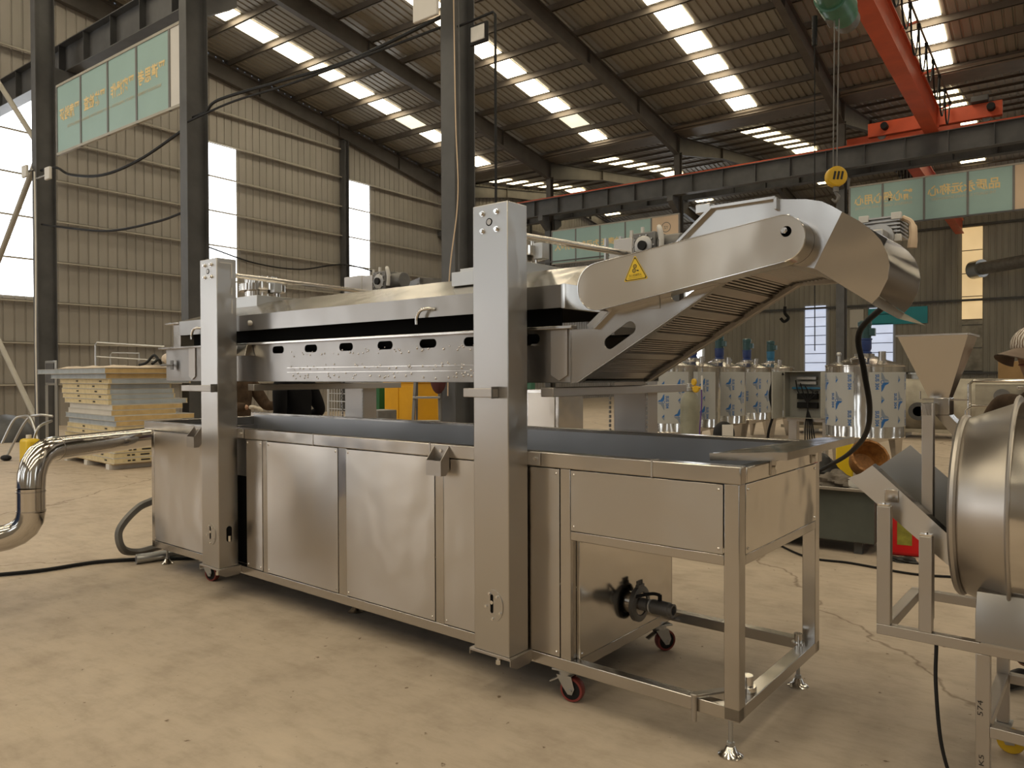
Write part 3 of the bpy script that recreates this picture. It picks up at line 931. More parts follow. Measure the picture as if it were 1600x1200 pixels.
# discharge conveyor ------------------------------------------------------------------
NY, FY = .06, .72
outline = [(-.80, 1.412), (-.765, 1.418), (-.015, 1.846), (.17, 1.846), (.25, 1.825), (.344, 2.012), (.31, 2.037), (.276, 2.058), (.223, 2.074), (.166, 2.082), (.12, 2.09), (-.127, 2.092), (-.66, 1.651), (-.80, 1.651)]
def side_plate(y, near):
    hol = [slot(-.545, 1.617, .17, .055, radians(31)), slot(-.235, 1.797, .16, .055, radians(31))]
    v_, f_ = flat_mesh([outline] + hol, .004)
    p_ = part(MB().add([(a, y + c, b) for a, b, c in v_], f_), 'conveyor_side_plate', M['ssr'], fr, 0)
    s = -1 if near else 1
    # folded top and bottom edges
    mb = MB()
    top = [(-.66, 1.651), (-.127, 2.092), (.12, 2.092), (.12, 2.05)]
    for (a, b), (c, d) in zip(top[:-1], top[1:]):
        mb.bar((a, y + s * .012, b), (c, y + s * .012, d), .030, .010, (0, 0, 1) if abs(c - a) > .01 else (1, 0, 0))
    part(mb, 'folded_edge', M['ssr'], p_, 0)
    mb = MB()
    low = [(-.765, 1.418), (-.015, 1.846), (.17, 1.843)]
    for (a, b), (c, d) in zip(low[:-1], low[1:]):
        mb.bar((a, y - s * .014, b), (c, y - s * .014, d), .032, .006)
        if not near:
            mb.bar((a, y, b + .022), (c, y, d + .022), .006, .05)
    part(mb, 'lower_flange', M['ssd'], p_, 0)
    # flared discharge cheek
    ck = [(.25, 1.825), (.344, 2.012), (.394, 1.977), (.428, 1.944), (.455, 1.908), (.472, 1.863), (.478, 1.824), (.471, 1.778), (.443, 1.719), (.421, 1.695)]
    def fl(a, b):
        dx, dz = .344 - .25, 2.012 - 1.825
        L = sqrt(dx * dx + dz * dz)
        return ((a - .25) * dz - (b - 1.825) * dx) / L
    vv = [(a, y - s * fl(a, b) * .36, b) for a, b in ck]
    vv += [(a, b_ - s * .003, c) for a, b_, c in vv]
    n_ = len(ck)
    part(MB().add(vv, [tuple(range(n_)), tuple(range(2 * n_ - 1, n_ - 1, -1))] + [(i, i + n_, (i + 1) % n_ + n_, (i + 1) % n_) for i in range(n_)]), 'discharge_cheek', M['ssr'], p_, 0, False)
    return p_
side_plate(NY, True)
side_plate(FY, False)
# chute floor between the cheeks, and the guard over the drum
part(MB().add([(.25, NY, 1.823), (.25, FY, 1.823), (.421, FY - .075, 1.693), (.421, NY + .075, 1.693), (.50, FY - .09, 1.640), (.50, NY + .09, 1.640)], [(0, 1, 2, 3), (3, 2, 4, 5)]), 'chute_floor', M['ssr'], fr, 0, False)
part(MB().add([(.16, NY, 2.080), (.16, FY, 2.080), (.276, FY, 2.055), (.276, NY, 2.055), (.344, FY, 2.010), (.344, NY, 2.010)], [(0, 1, 2, 3), (3, 2, 4, 5)]), 'chute_cover', SR, fr, 0, False)
# wire-rod belt: rods across, both strands, with flat flight bars
d = Vector((.75, 0, .428)).normalized()
nrm = Vector((-d.z, 0, d.x))
base = Vector((-.78, 0, 1.428))
L = sqrt(.765 ** 2 + .44 ** 2)
mb = MB()
k = 0
while k * .0165 < L:
    p = base + d * (k * .0165) + nrm * .012
    mb.cyl((p.x, NY + .004, p.z), (p.x, FY - .004, p.z), .0062, n=6, caps=False)
    k += 1
for k in range(12):
    p = Vector((-.02 + k * .0165, 0, 1.862 + k * .001))
    mb.cyl((p.x, NY + .004, p.z), (p.x, FY - .004, p.z), .0062, n=6, caps=False)
belt = part(mb, 'rod_belt', M['ssd'], fr, 0)
part(MB().add([(base + nrm * .021 + Vector((0, NY, 0)))[:], (base + nrm * .021 + Vector((0, FY, 0)))[:], (base + d * L + nrm * .021 + Vector((0, FY, 0)))[:], (base + d * L + nrm * .021 + Vector((0, NY, 0)))[:]], [(0, 1, 2, 3)]), 'belt_lining', M['iron'], belt, 0, False)
for t in (.02, .19, .36, .54, .70, .84):
    p = base + d * t + nrm * .004
    q = p + d * .045
    part(MB().bar((p.x, (NY + FY) / 2, p.z), (q.x, (NY + FY) / 2, q.z), FY - NY - .01, .008, nrm), 'flight_bar', M['ssd'], belt, 0, False)
part(MB().cyl((.18, NY, 1.93), (.18, FY, 1.93), .09, n=24), 'head_roller', SD, fr, 0)
part(MB().box(-.62, -.60, NY, FY, 1.66, 1.69).bar((-.74, NY + .06, 1.66), (-.42, NY + .06, 1.92), .008, .03), 'tail_guide', SD, fr, 0)
# little tabs on the near plate
part(MB().box(-.415, -.355, NY - .006, NY - .002, 1.72, 1.765), 'cover_tab', SR, fr, .001)
part(MB().box(-.10, -.055, NY - .008, NY - .002, 1.815, 1.855), 'cover_tab', SR, fr, .001)
part(MB().box(-.03, .02, NY + .03, NY + .034, 2.0, 2.04), 'guard_tab', SR, fr, .001)
part(MB().box(-.20, -.14, NY - .005, NY + .06, 2.08, 2.115), 'guard_latch', SR, fr, .002)
# chain cover: rounded long box
ca, cb = Vector((-.592, 1.817)), Vector((.170, 1.926))
def stad(ra_, rb_, n=14):
    dd = (cb - ca).normalized()
    th = atan2(dd.y, dd.x)
    pts = [(cb.x + rb_ * cos(th - pi / 2 + pi * k / n), cb.y + rb_ * sin(th - pi / 2 + pi * k / n)) for k in range(n + 1)]
    pts += [(ca.x + ra_ * cos(th + pi / 2 + pi * k / n), ca.y + ra_ * sin(th + pi / 2 + pi * k / n)) for k in range(n + 1)]
    return pts
hole = [(.186 + .019 * cos(2 * pi * k / 20), 1.949 + .019 * sin(2 * pi * k / 20)) for k in range(20)]
v_, f_ = flat_mesh([stad(.098, .082), hole], .0)
cov = part(MB().add([(a, -.042, b) for a, b, c in v_], f_), 'chain_cover', M['ss'], fr, 0)
st = stad(.098, .082)
n_ = len(st)
side = MB().add([(a, -.042, b) for a, b in st] + [(a, NY - .004, b) for a, b in st], [(i, (i + 1) % n_, (i + 1) % n_ + n_, i + n_) for i in range(n_)])
part(side, 'cover_rim', M['ssr'], cov, 0)
ed = [(a, -.0425, b) for a, b in st]
part(MB().tube([Vector(p) for p in ed] + [Vector(ed[0])], .0022, 6, False), 'edge_bead', M['chrome'], cov, 0)
part(MB().add([(a, -.030, b) for a, b in hole], [tuple(range(20))]), 'shaft_opening', M['void'], cov, 0)
part(MB().cyl((.182, -.032, 1.952), (.182, -.052, 1.952), .012, n=6).cyl((.182, -.052, 1.952), (.182, -.060, 1.952), .008, n=12), 'shaft_nut', M['chrome'], cov, 0)
part(MB().bar((.10, .0, 1.838), (.155, .0, 1.845), .03, .003), 'drain_slot', M['void'], cov, 0)
# warning triangle
A_, B_, C_ = (-.414, 1.926), (-.462, 1.827), (-.357, 1.833)
def tri(k, y, rnd=.006):
    cx, cz = (A_[0] + B_[0] + C_[0]) / 3, (A_[1] + B_[1] + C_[1]) / 3
    pts = []
    P3 = [(cx + (p[0] - cx) * k, cz + (p[1] - cz) * k) for p in (A_, B_, C_)]
    for i in range(3):
        p, q, r = Vector(P3[i - 1]), Vector(P3[i]), Vector(P3[(i + 1) % 3])
        for t in (-1, 1):
            e_ = (p - q if t < 0 else r - q).normalized()
            pts.append(q + e_ * rnd)
    return [(a.x, y, a.y) for a in pts]
sg = part(MB().add(tri(1.06, -.0432), [tuple(range(6))]), 'warning_sign', M['signyellow'], cov, 0, False)
part(MB().add(tri(.98, -.0436), [tuple(range(6))]), 'sign_border', M['ink'], cov, 0, False)
part(MB().add(tri(.89, -.0440), [tuple(range(6))]), 'sign_face', M['signyellow'], cov, 0, False)
mb = MB()
ang = radians(3)
def on_sign(vs_, ox, oz):
    return [(ox + x * cos(ang) - y * sin(ang), -.0444, oz + x * sin(ang) + y * cos(ang)) for x, y in vs_]
for body, wd_, sz, oz in (('当心机械伤人', .058, .012, 1.8445), ('WARNING MECHANICAL INJURY', .066, .0045, 1.8375)):
    tv, tf = text_fit(body, wd_, sz)
    mb.add(on_sign(tv, -.411, oz), tf)
def ringv(r, r2, n=16):
    return [(r * cos(2 * pi * k / n), r * sin(2 * pi * k / n)) for k in range(n)] + [(r2 * cos(2 * pi * k / n), r2 * sin(2 * pi * k / n)) for k in range(n)], [(k, (k + 1) % n, (k + 1) % n + n, k + n) for k in range(n)]
for ox, oz, r in ((-.413, 1.884, .0085), (-.417, 1.867, .0085)):
    rv, rf = ringv(r, r * .62)
    mb.add(on_sign(rv, ox, oz), rf)
    rv, rf = ringv(r * .3, .0001)
    mb.add(on_sign(rv, ox, oz), rf)
mb.add(on_sign([(0, 0), (.010, -.001), (.012, -.006), (.002, -.005)], -.407, 1.869), [(0, 1, 2, 3)])
part(mb, 'sign_print', M['ink'], cov, 0, False)

# drive motor on the far cheek
gm = part(MB().box(.22, .32, .74, .84, 1.96, 2.06), 'drive_gearbox', M['alu'], fr, .006)
mb = MB()
for k in range(6):
    z = 2.045 + k * .016
    mb.box(.20, .36, .86, 1.02, z, z + .007)
mb.box(.215, .345, .875, 1.005, 2.045, 2.135)
part(mb, 'motor_fins', M['alu'], gm, 0, False)
part(MB().box(.195, .235, .855, .875, 2.115, 2.145).box(.325, .365, .855, .875, 2.115, 2.145).box(.325, .365, .855, .875, 2.02, 2.05), 'motor_lugs', M['whitesheet'], gm, .002)
part(MB().cyl((.28, .84, 2.04), (.28, .87, 2.04), .06, n=20), 'motor_flange', M['alu'], gm, 0)
part(MB().cyl((.27, .72, 2.0), (.27, .76, 2.0), .03, n=16), 'shaft_coupling', M['alu'], gm, 0)
part(MB().tube(bez([(.36, .9, 2.125), (.395, .9, 2.10), (.405, .89, 2.05), (.40, .89, 1.99)], 4), [.012] * 6 + [.017] * 4 + [.020] * 3, 8), 'wrapped_cable_end', M['cream'], gm, 0)

# ================================================================== OVERHEAD CRANES
GX = -3.25
cr = empty('overhead_crane', (GX, 17, 9.1))
tag(cr, 'red overhead crane spanning the hall on the long runway beams', 'crane')
def loc(mb, root):
    """shift a world-space shape into its root's frame"""
    off = Vector((0, 0, 0))
    r_ = root
    while r_:
        off += r_.location
        r_ = r_.parent
    mb.v = [tuple(Vector(v) - off) for v in mb.v]
    return mb
def kid(mb, name, mat, root, bevel=0.0, smooth=True):
    return loc(mb, root).build(name, mat, root, bevel, smooth)
yA, yB = RA + .62, RB - .52
mb = MB()
ya_, yb_ = yA + .18, yB - .18
mb.box(GX - .20, GX + .20, ya_, yb_, 9.0, 9.03).box(GX - .14, GX - .128, ya_, yb_, 9.03, 9.75).box(GX + .128, GX + .14, ya_, yb_, 9.03, 9.75).box(GX - .2, GX + .2, yA, yB, 9.75, 9.78)
mb.box(GX - .2, GX + .2, yA + .1, ya_, 9.14, 9.75).box(GX - .2, GX + .2, yb_, yB - .1, 9.14, 9.75)
kid(mb, 'girder', M['orange'], cr, 0, False)
for y in (yA, yB):
    kid(MB().box(GX - 1.85, GX + 1.85, y - .11, y + .11, 9.22, 9.66), 'end_carriage', M['orange'], cr, .01)
    for s in (-1.45, 1.45):
        kid(MB().cyl((GX + s, y - .02, 9.13 + .10), (GX + s, y + .02, 9.13 + .10), .125, n=20), 'travel_wheel', M['iron'], cr)
        kid(MB().cyl((GX + s + .12, y - .11, 9.46), (GX + s + .12, y - .36, 9.46), .11, n=14), 'travel_motor', M['black'], cr, .01)
# cable trolley track and its hanging loops
kid(MB().box(GX + .50, GX + .54, yA + .4, yB - .3, 9.78, 9.83), 'festoon_track', M['purlin'], cr, 0, False)
for k in range(6):
    y = yA + 2 + k * 3.4
    kid(MB().bar((GX + .14, y, 9.72), (GX + .52, y, 9.80), .05, .05), 'track_arm', M['orange'], cr, 0, False)
y = yB - .45
k = 0
while y > yA + 7.2:
    dy = 1.25
    sag = .82 + .10 * sin(k * 1.7)
    kid(MB().tube(bez([(GX + .52, y, 9.76), (GX + .51, y - dy * .22, 9.76 - sag * .75), (GX + .51, y - dy * .5, 9.76 - sag), (GX + .51, y - dy * .78, 9.76 - sag * .75), (GX + .52, y - dy, 9.76)], 5), .022, 6), 'festoon_cable', M['black'], cr)
    kid(MB().box(GX + .48, GX + .56, y - .05, y + .05, 9.70, 9.79), 'cable_trolley', M['black'], cr, 0, False)
    y -= dy
    k += 1
kid(MB().box(GX + 1.05, GX + 1.5, yB - .3, yB + .1, 9.68, 9.85), 'control_box', M['frame'], cr, .01)

# hoist running under the girder
hy = 14.9
ho = empty('electric_hoist', (GX, hy, 8.4))
tag(ho, 'green electric wire rope hoist hanging under the red crane girder with yellow hook block', 'hoist')
kid(MB().lathe([(.20, -.85), (.27, -.82), (.27, -.35), (.31, -.34), (.31, .35), (.27, .36), (.27, .6), (.2, .66)], (GX - .15, hy, 8.42), (0, 1, 0), 28), 'hoist_drum', M['green'], ho)
kid(MB().lathe([(.10, .66), (.22, .67), (.24, .95), (.17, 1.0)], (GX - .15, hy, 8.42), (0, 1, 0), 24), 'hoist_motor', M['iron'], ho)
kid(MB().box(GX - .17, GX + .2, hy - .3, hy + .3, 8.66, 8.98), 'trolley', M['frame'], ho, .02)
kid(MB().box(GX - .35, GX - .12, hy + .05, hy + .4, 8.12, 8.3), 'rope_guide', M['iron'], ho, .02)
bz = 5.15
for dx in (-.06, .02):
    kid(MB().cyl((GX - .12 + dx, hy + .05, 8.2), (GX - .14 + dx * .8, hy, bz + .2), .013, n=6), 'wire_rope', M['iron'], ho)
kid(MB().tube([(GX - .55, hy + .1, 8.3), (GX - .55, hy + .1, 7.75)], .05, 8), 'limit_switch', M['black'], ho)
kid(MB().tube([(GX - .55, hy + .1, 7.8), (GX - .54, hy + .1, 1.9)], .011, 6), 'pendant_cable', M['black'], ho)
blk = kid(MB().lathe([(.10, -.10), (.17, -.085), (.19, -.06), (.19, .06), (.17, .085), (.10, .10)], (GX - .14, hy, bz), (FWD.x, FWD.y, 0), 28), 'hook_block', M['yellow'], ho)
for s in (-.07, 0, .07):
    c_ = Vector((GX - .14, hy, bz)) - FWD * .105 + RGT * s
    kid(MB().bar(c_ + Vector((0, 0, -.07)) - RGT * .015, c_ + Vector((0, 0, .08)) + RGT * .015, .035, .012, FWD), 'block_slot', M['ink'], blk, 0, False)
kid(MB().tube(bez([(GX - .14, hy, bz - .17), (GX - .14, hy, bz - .30), (GX - .09, hy, bz - .38), (GX - .14, hy, bz - .46), (GX - .21, hy, bz - .40)], 6), [.03] * 20 + [.025] * 4 + [.012], 8), 'hook', M['iron'], blk)
kid(MB().cyl((GX - .14, hy, bz - .28), (GX - .14, hy, bz - .17), .05, n=12), 'hook_swivel', M['iron'], blk)

c2 = empty('overhead_crane', (-4.3, 36, 9.1))
tag(c2, 'second red crane girder in the far bay above the teal banner', 'crane')
kid(MB().box(-4.55, -4.15, RB + .80, 46.8, 9.0, 9.03).box(-4.47, -4.46, RB + .80, 46.8, 9.03, 9.7).box(-4.24, -4.23, RB + .80, 46.8, 9.03, 9.7).box(-4.55, -4.15, RB + .55, 46.8, 9.7, 9.73), 'girder', M['orange'], c2, 0, False)
kid(MB().box(-6.0, -2.6, RB + .52, RB + .74, 9.22, 9.62), 'end_carriage', M['orange'], c2, .01)
for k in range(5):
    y = RB + 2 + k * .8
    kid(MB().tube(bez([(-4.75, y, 9.4), (-4.75, y + .2, 8.8), (-4.75, y + .4, 8.7), (-4.75, y + .6, 8.8), (-4.75, y + .8, 9.4)], 4), .022, 6), 'festoon_cable', M['black'], c2)

# ================================================================== BANNERS
def banner(x0, x1, y, z0, z1, seams, label, lines, right_mat=None, name='slogan_banner', thick=.05):
    b = empty(name, ((x0 + x1) / 2, y, z0))
    tag(b, label, 'banner')
    xs = [x0] + list(seams) + [x1]
    for i in range(len(xs) - 1):
        mt = M['teal']
        if right_mat and i == len(xs) - 2:
            mt = right_mat
        kid(MB().box(xs[i] + .025, xs[i + 1] - .025, y - .012, y + .012, z0 + .03, z1 - .03), 'banner_panel', mt, b, 0, False)
    for x in xs:
        kid(MB().box(x - .03, x + .03, y - thick / 2, y + thick / 2, z0, z1), 'frame_post', M['seam'], b, 0, False)
    for z in (z0, z1 - .05):
        kid(MB().box(x0, x1, y - thick / 2 - .004, y + thick / 2 + .004, z, z + .05), 'frame_rail', M['girt'], b, 0, False)
    for body, cx, wd_, size, z, mt in lines:
        v_, f_ = text_fit(body, wd_, size, True, .008 if size > .2 else .001)
        mb_ = MB().add([(cx + p[0], y - .016, z + p[1]) for p in v_], f_)
        kid(mb_, 'lettering', M[mt], b, 0, False)
    return b
bA = banner(-17.42, -12.24, 7.2, 6.22, 7.72, (-16.31, -15.16, -14.04, -12.88), 'teal slogan banner on the two tall columns at the left, mirrored gold lettering',
       [('严谨思考', -13.50, .98, .30, 6.93, 'gold'), ('严密操作', -14.58, .92, .30, 6.93, 'gold'), ('严格检查', -15.72, .92, .30, 6.93, 'gold'), ('严肃验证', -16.83, .92, .30, 6.93, 'gold'),
        ('RIGOROUS THINKING  STRICT OPERATION  STRICT INSPECTION  SERIOUS VERIFICATION', -15.05, 3.75, .085, 6.72, 'palewriting')], M['whitesheet'])
bB = banner(-17.80, -11.9, 27.2, 6.24, 7.72, (-16.59, -15.41, -14.24, -13.08), 'teal slogan banner behind the conveyor with a cream logo panel at its end',
       [('安全是一种责任', -14.25, 2.2, .30, 6.86, 'gold'), ('为己为家为他人', -16.55, 2.2, .30, 6.86, 'gold'), ('YZ', -12.45, .18, .15, 7.18, 'seam')], M['cream'])
bC = banner(-5.75, .1, 27.2, 6.35, 7.80, (-4.73, -3.52, -2.32, -1.13), 'teal slogan banner right of the yellow hook block with two mirrored gold phrases',
       [('品质永远称心', -2.45, 1.95, .36, 7.16, 'gold'), ('精心细心用心', -4.72, 1.75, .36, 7.16, 'gold'),
        ('THE QUALITY IS ALWAYS SATISFACTORY', -2.45, 1.75, .12, 6.98, 'palewriting'), ('ELABORATE, CAREFUL AND ATTENTIVE', -4.72, 1.7, .12, 6.98, 'palewriting')], M['cream'])
for r in (.20,):
    n_ = 28
    mb = MB().add([(-12.45 + rr_ * cos(2 * pi * k / n_), 27.18, 7.24 + rr_ * sin(2 * pi * k / n_)) for rr_ in (.20, .175) for k in range(n_)], [(k, (k + 1) % n_, (k + 1) % n_ + n_, k + n_) for k in range(n_)])
    kid(mb, 'logo_ring', M['seam'], bB, 0, False)

# small blue banner far behind
bl = paint('cyan_banner_sheet', (.03, .36, .46), .5, 0, .08, 1)
b4 = empty('safety_banner', (-8.4, 46.9, 4.3))
tag(b4, 'bright cyan banner on the far wall below the discharge chute', 'banner')
kid(MB().box(-9.0, -5.95, 47.40, 47.45, 4.3, 5.25), 'banner_panel', bl, b4, 0, False)
kid(MB().box(-10.0, -9.25, 47.40, 47.45, 4.2, 5.25), 'banner_panel', M['whitesheet'], b4, 0, False)
v_, f_ = text_fit('产', .38, .5)
kid(MB().add([(-8.62 + p[0], 47.39, 4.65 + p[1]) for p in v_], f_), 'lettering', M['whitesheet'], b4, 0, False)
tag(MB().box(X0, X1, 27.02, 27.07, 6.33, 6.38).build('cable_conduit', M['frame'], None, 0, False), 'long thin dark conduit running across in front of the far teal banners', 'conduit')

# ================================================================== CABLES, BRACES, FIXTURES ON THE COLUMNS
def cable(name, pts, r, label, mat='black', cat='cable'):
    o = MB().tube(bez(pts, 8), r, 6).build(name, M[mat])
    tag(o, label, cat)
    return o
cable('hanging_cable', [(-18.02, 7.1, 5.98), (-17.28, 7.1, 5.92), (-16.6, 7.1, 5.66), (-15.2, 7.08, 5.42), (-13.8, 7.1, 5.48), (-12.22, 7.1, 5.75)], .028, 'sagging black cable strung below the slogan banner at the left')
cable('hanging_cable', [(-12.02, 7.12, 5.90), (-11.62, 7.12, 5.92), (-11.2, 7.1, 6.02), (-9.6, 7.08, 5.93), (-8.0, 7.08, 5.85), (-6.21, 7.05, 5.95)], .026, 'black cable strung from the second tall column towards the third, upper of two')
cable('hanging_cable', [(-12.02, 7.02, 5.80), (-11.62, 7.02, 5.82), (-10.6, 7.0, 5.84), (-9.0, 7.0, 5.78), (-6.21, 7.02, 5.80)], .018, 'thin black cable just below the upper cable between the second and third columns')
cable('hanging_cable', [(-18.02, 7.1, 4.8), (-17.2, 7.1, 4.65), (-15, 7.08, 4.30), (-13.2, 7.08, 4.25), (-12.2, 7.1, 4.32)], .022, 'slack black cable along the beige wall between the two left columns')
def P2(px_, z_, py_):
    x_, y_ = spot(px_, z_)
    return Vector((x_, y_, high(py_, z_)))
cable('hanging_cable', [P2(325, 26.0, 384), P2(400, 27.5, 410), P2(470, 29.0, 420), P2(541, 30.5, 413), P2(610, 32.4, 432)], .03, 'thin wire sagging along the beige wall across the two bright narrow windows')
cable('column_wire', [(-17.92, 6.93, 5.9), (-17.88, 6.92, 4.0), (-17.93, 6.92, 2.2), (-17.9, 6.92, .6)], .018, 'pale wire hanging down the flank of the leftmost tall column', 'whitesheet', 'wire')
cable('column_wire', [(-5.98, 6.95, 6.6), (-5.93, 6.93, 4.6), (-5.90, 6.93, 3.6), (-6.02, 6.9, 2.6), (-6.05, 6.9, 1.2)], .008, 'tan wire hanging down the middle tall column beside the front lift post', 'cream', 'wire')
cable('column_wire', [(-5.92, 6.97, 6.4), (-5.88, 6.95, 4.4), (-5.90, 6.94, 2.6), (-5.93, 6.9, 1.2)], .010, 'straighter thin dark tan wire close behind the tan wire on the middle column', 'frame', 'wire')
def brace(p, q, label, r=.06):
    o = MB().cyl(p, q, r, n=10).build('diagonal_brace', M['girt'])
    tag(o, label, 'brace')
    o['kind'] = 'structure'
brace((-18.2, 7.1, 6.6), (-23.7, 7.1, 11.4), 'beige diagonal brace pipe rising left from the leftmost column')
brace((-18.2, 7.1, 6.3), (-23.7, 7.1, 1.2), 'grey diagonal brace pipe crossing the left window')
brace((-18.2, 7.1, .3), (-23.7, 7.1, 5.2), 'lowest diagonal brace pipe beside the leftmost column')
# lamp and white panel on the middle column
fl_ = empty('flood_lamp', (-5.62, 7.0, 5.5))
tag(fl_, 'black wire lamp frame sticking out of the middle column near the roof', 'lamp')
kid(MB().tube([(-5.95, 7.0, 5.72), (-5.40, 7.0, 5.74), (-5.37, 7.0, 5.70), (-5.37, 7.0, 2.3)], .016, 8), 'lamp_bracket', M['black'], fl_)
kid(MB().box(-5.75, -5.48, 6.98, 7.02, 5.42, 5.66), 'lamp_frame', M['black'], fl_, .01)
kid(MB().box(-5.72, -5.51, 6.965, 6.98, 5.45, 5.63), 'lamp_glass', M['alu'], fl_, .01)
wp = MB().box(-6.42, -6.02, 6.70, 6.74, 5.78, 6.4).build('white_panel_box', M['whitesheet'], None, .01)
tag(wp, 'pale square box fixed near the top of the middle column', 'box')
for i, (px_, z_, lab) in enumerate(((-18.3, 5.95, 'small white flood lamp left of the leftmost column'), (-17.15, 5.72, 'small white flood lamp right of the leftmost column under the banner'))):
    l_ = empty('flood_lamp', (px_, 6.9, z_))
    tag(l_, lab, 'lamp', 'white flood lamps on the left column')
    kid(MB().box(px_ - .12, px_ + .12, 6.86, 6.92, z_ - .12, z_ + .14), 'lamp_housing', M['whitesheet'], l_, .015)
    kid(MB().bar((px_, 6.92, z_), (-18.02 if i else -18.14, 7.0, z_ + .05), .04, .03), 'lamp_arm', M['alu'], l_)

# ================================================================== FOAM PANEL STACK
cream_f = paint('cream_foam_edge', (.60, .50, .30), .8, 0, .12, 14, .15)
tan_f = paint('aged_tan_foam_edge', (.50, .36, .17), .8, 0, .15, 10, .15)
face_w = paint('white_panel_skin', (.58, .56, .52), .45, 0, .08, 3)
face_g = paint('grey_blue_panel_film', (.34, .38, .42), .5, 0, .16, 6)
wrap = paint('dusty_cream_wrapping', (.62, .52, .41), .6, 0, .10, 4, .3)
Nn = Vector((*spot(177, 11.46), 0))
e1 = Vector((-1, .10, 0)).normalized()
e2 = Vector((.10, 1, 0)).normalized()
pal = empty('wooden_pallet', Nn)
tag(pal, 'pale timber pallet under the stack of foam wall panels', 'pallet')
def bx(mb, a0, a1, b0, b1, z0, z1, o=Nn):
    P = [o + e1 * a + e2 * b for a, b in ((a0, b0), (a1, b0), (a1, b1), (a0, b1))]
    return mb.add([(p.x, p.y, z) for z in (z0, z1) for p in P], [(3, 2, 1, 0), (4, 5, 6, 7), (0, 1, 5, 4), (1, 2, 6, 5), (2, 3, 7, 6), (3, 0, 4, 7)])
for a in (.15, 1.1, 2.05):
    kid(bx(MB(), a, a + .14, -.02, 1.3, .0, .085), 'bearer', M['whitesheet'], pal, .004)
kid(bx(MB(), .02, 2.35, 0, 1.25, .085, .10), 'deck', tan_f, pal, .002)
words = ('bottom', 'second', 'third', 'fourth', 'fifth', 'sixth', 'seventh', 'eighth', 'ninth', 'tenth', 'eleventh', 'twelfth', 'thirteenth', 'fourteenth', 'fifteenth', 'sixteenth', 'seventeenth', 'eighteenth')
spec = [  # near-corner shift along e1, e2, length, depth, skin, edge kind
    (0, 0, 2.35, 1.25, 'c'), (.02, 0, 2.4, 1.25, 'c'), (.01, .02, 2.35, 1.2, 'c'), (.03, 0, 2.3, 1.2, 'c'), (.0, .02, 2.3, 1.25, 'c'), (-.02, .0, 2.15, 1.3, 'c'), (-.02, .0, 2.12, 1.2, 'c'),
    (-.03, .02, 2.12, 1.0, 'g1'), (-.02, .0, 2.2, 1.25, 'g1'), (.1, 0, 1.95, 1.0, 'w'), (.12, .02, 1.92, 1.1, 'w'), (.22, 0, 2.0, 1.25, 'c2'), (.25, .01, 2.1, 1.05, 'c2'), (.27, 0, 2.1, 1.05, 'c2'), (.3, .02, 2.1, 1.0, 'c2'), (.2, .0, 2.25, 1.3, 'c2'),
    (.2, -.04, 2.6, 1.4, 'g2'), (.12, -.08, 3.3, 1.35, 'g2')]
z = .10
for i, (sa, sb, ln, dp, kd) in enumerate(spec):
    h = .0825
    o_ = Nn + e1 * sa + e2 * sb
    r_ = empty('foam_panel', o_ + Vector((0, 0, z)))
    edge = {'c': cream_f, 'g1': face_g, 'w': face_w, 'c2': cream_f, 'g2': face_g}[kd]
    look = {'c': 'cream edged', 'g1': 'blue grey faced', 'w': 'white edged', 'c2': 'cream edged', 'g2': 'grey faced'}[kd]
    tag(r_, '%s foam wall panel, %s of the stack' % (look, ('top one' if i == 17 else ('bottom one' if i == 0 else words[i] + ' from the bottom'))), 'panel', 'foam wall panels on the pallet')
    kid(bx(MB(), .003, ln - .003, .006, dp - .003, z + .004, z + h - .006, o_), 'foam_core', edge, r_, .004)
    if kd == 'c2':
        kid(bx(MB(), -.001, .002, .05, dp - .03, z + .008, z + h - .010, o_), 'end_edge', face_g, r_, 0)
    elif kd != 'c':
        kid(bx(MB(), -.001, .002, .006, dp - .003, z + .006, z + h - .008, o_), 'end_edge', tan_f, r_, 0)
    kid(bx(MB(), 0, ln, 0, dp, z, z + .005, o_), 'face_sheet', face_w, r_, 0)
    kid(bx(MB(), 0, ln, 0, dp, z + h - .007, z + h - .002, o_), 'face_sheet', face_w, r_, 0)
    if kd in ('c', 'c2'):
        for a_ in (.3 + .13 * (i % 3), ln * .6):
            kid(bx(MB(), a_, a_ + .09, -.001, .003, z + .03, z + .052, o_), 'lock_slot', M['ink'], r_, 0)
    if i < 3:
        for b_ in (.2, .27, .40):
            kid(bx(MB(), -.0015, .001, b_, b_ + (.045 if b_ < .3 else .14), z + .028, z + .050, o_), 'printed_mark', M['ink'], r_, 0)
    z += h
STK = z
# rumpled wrapping on the top
mb = MB()
nx_, ny_ = 24, 10
for i in range(nx_ + 1):
    for j in range(ny_ + 1):
        p = Nn + e1 * (.1 + 2.45 * i / nx_) + e2 * (-.05 + 1.3 * j / ny_)
        edge_ = min(i, nx_ - i, j, ny_ - j)
        hh = STK + .006 + (0 if edge_ == 0 else .028 + .022 * sin(i * 1.1) * sin(j * 1.3 + i * .4))
        mb.v.append((p.x, p.y, hh))
for i in range(nx_):
    for j in range(ny_):
        a = i * (ny_ + 1) + j
        mb.f.append((a, a + ny_ + 1, a + ny_ + 2, a + 1))
tag(mb.build('wrapping_sheet', wrap), 'rumpled cream wrapping sheet draped over the top of the panel stack', 'sheet')
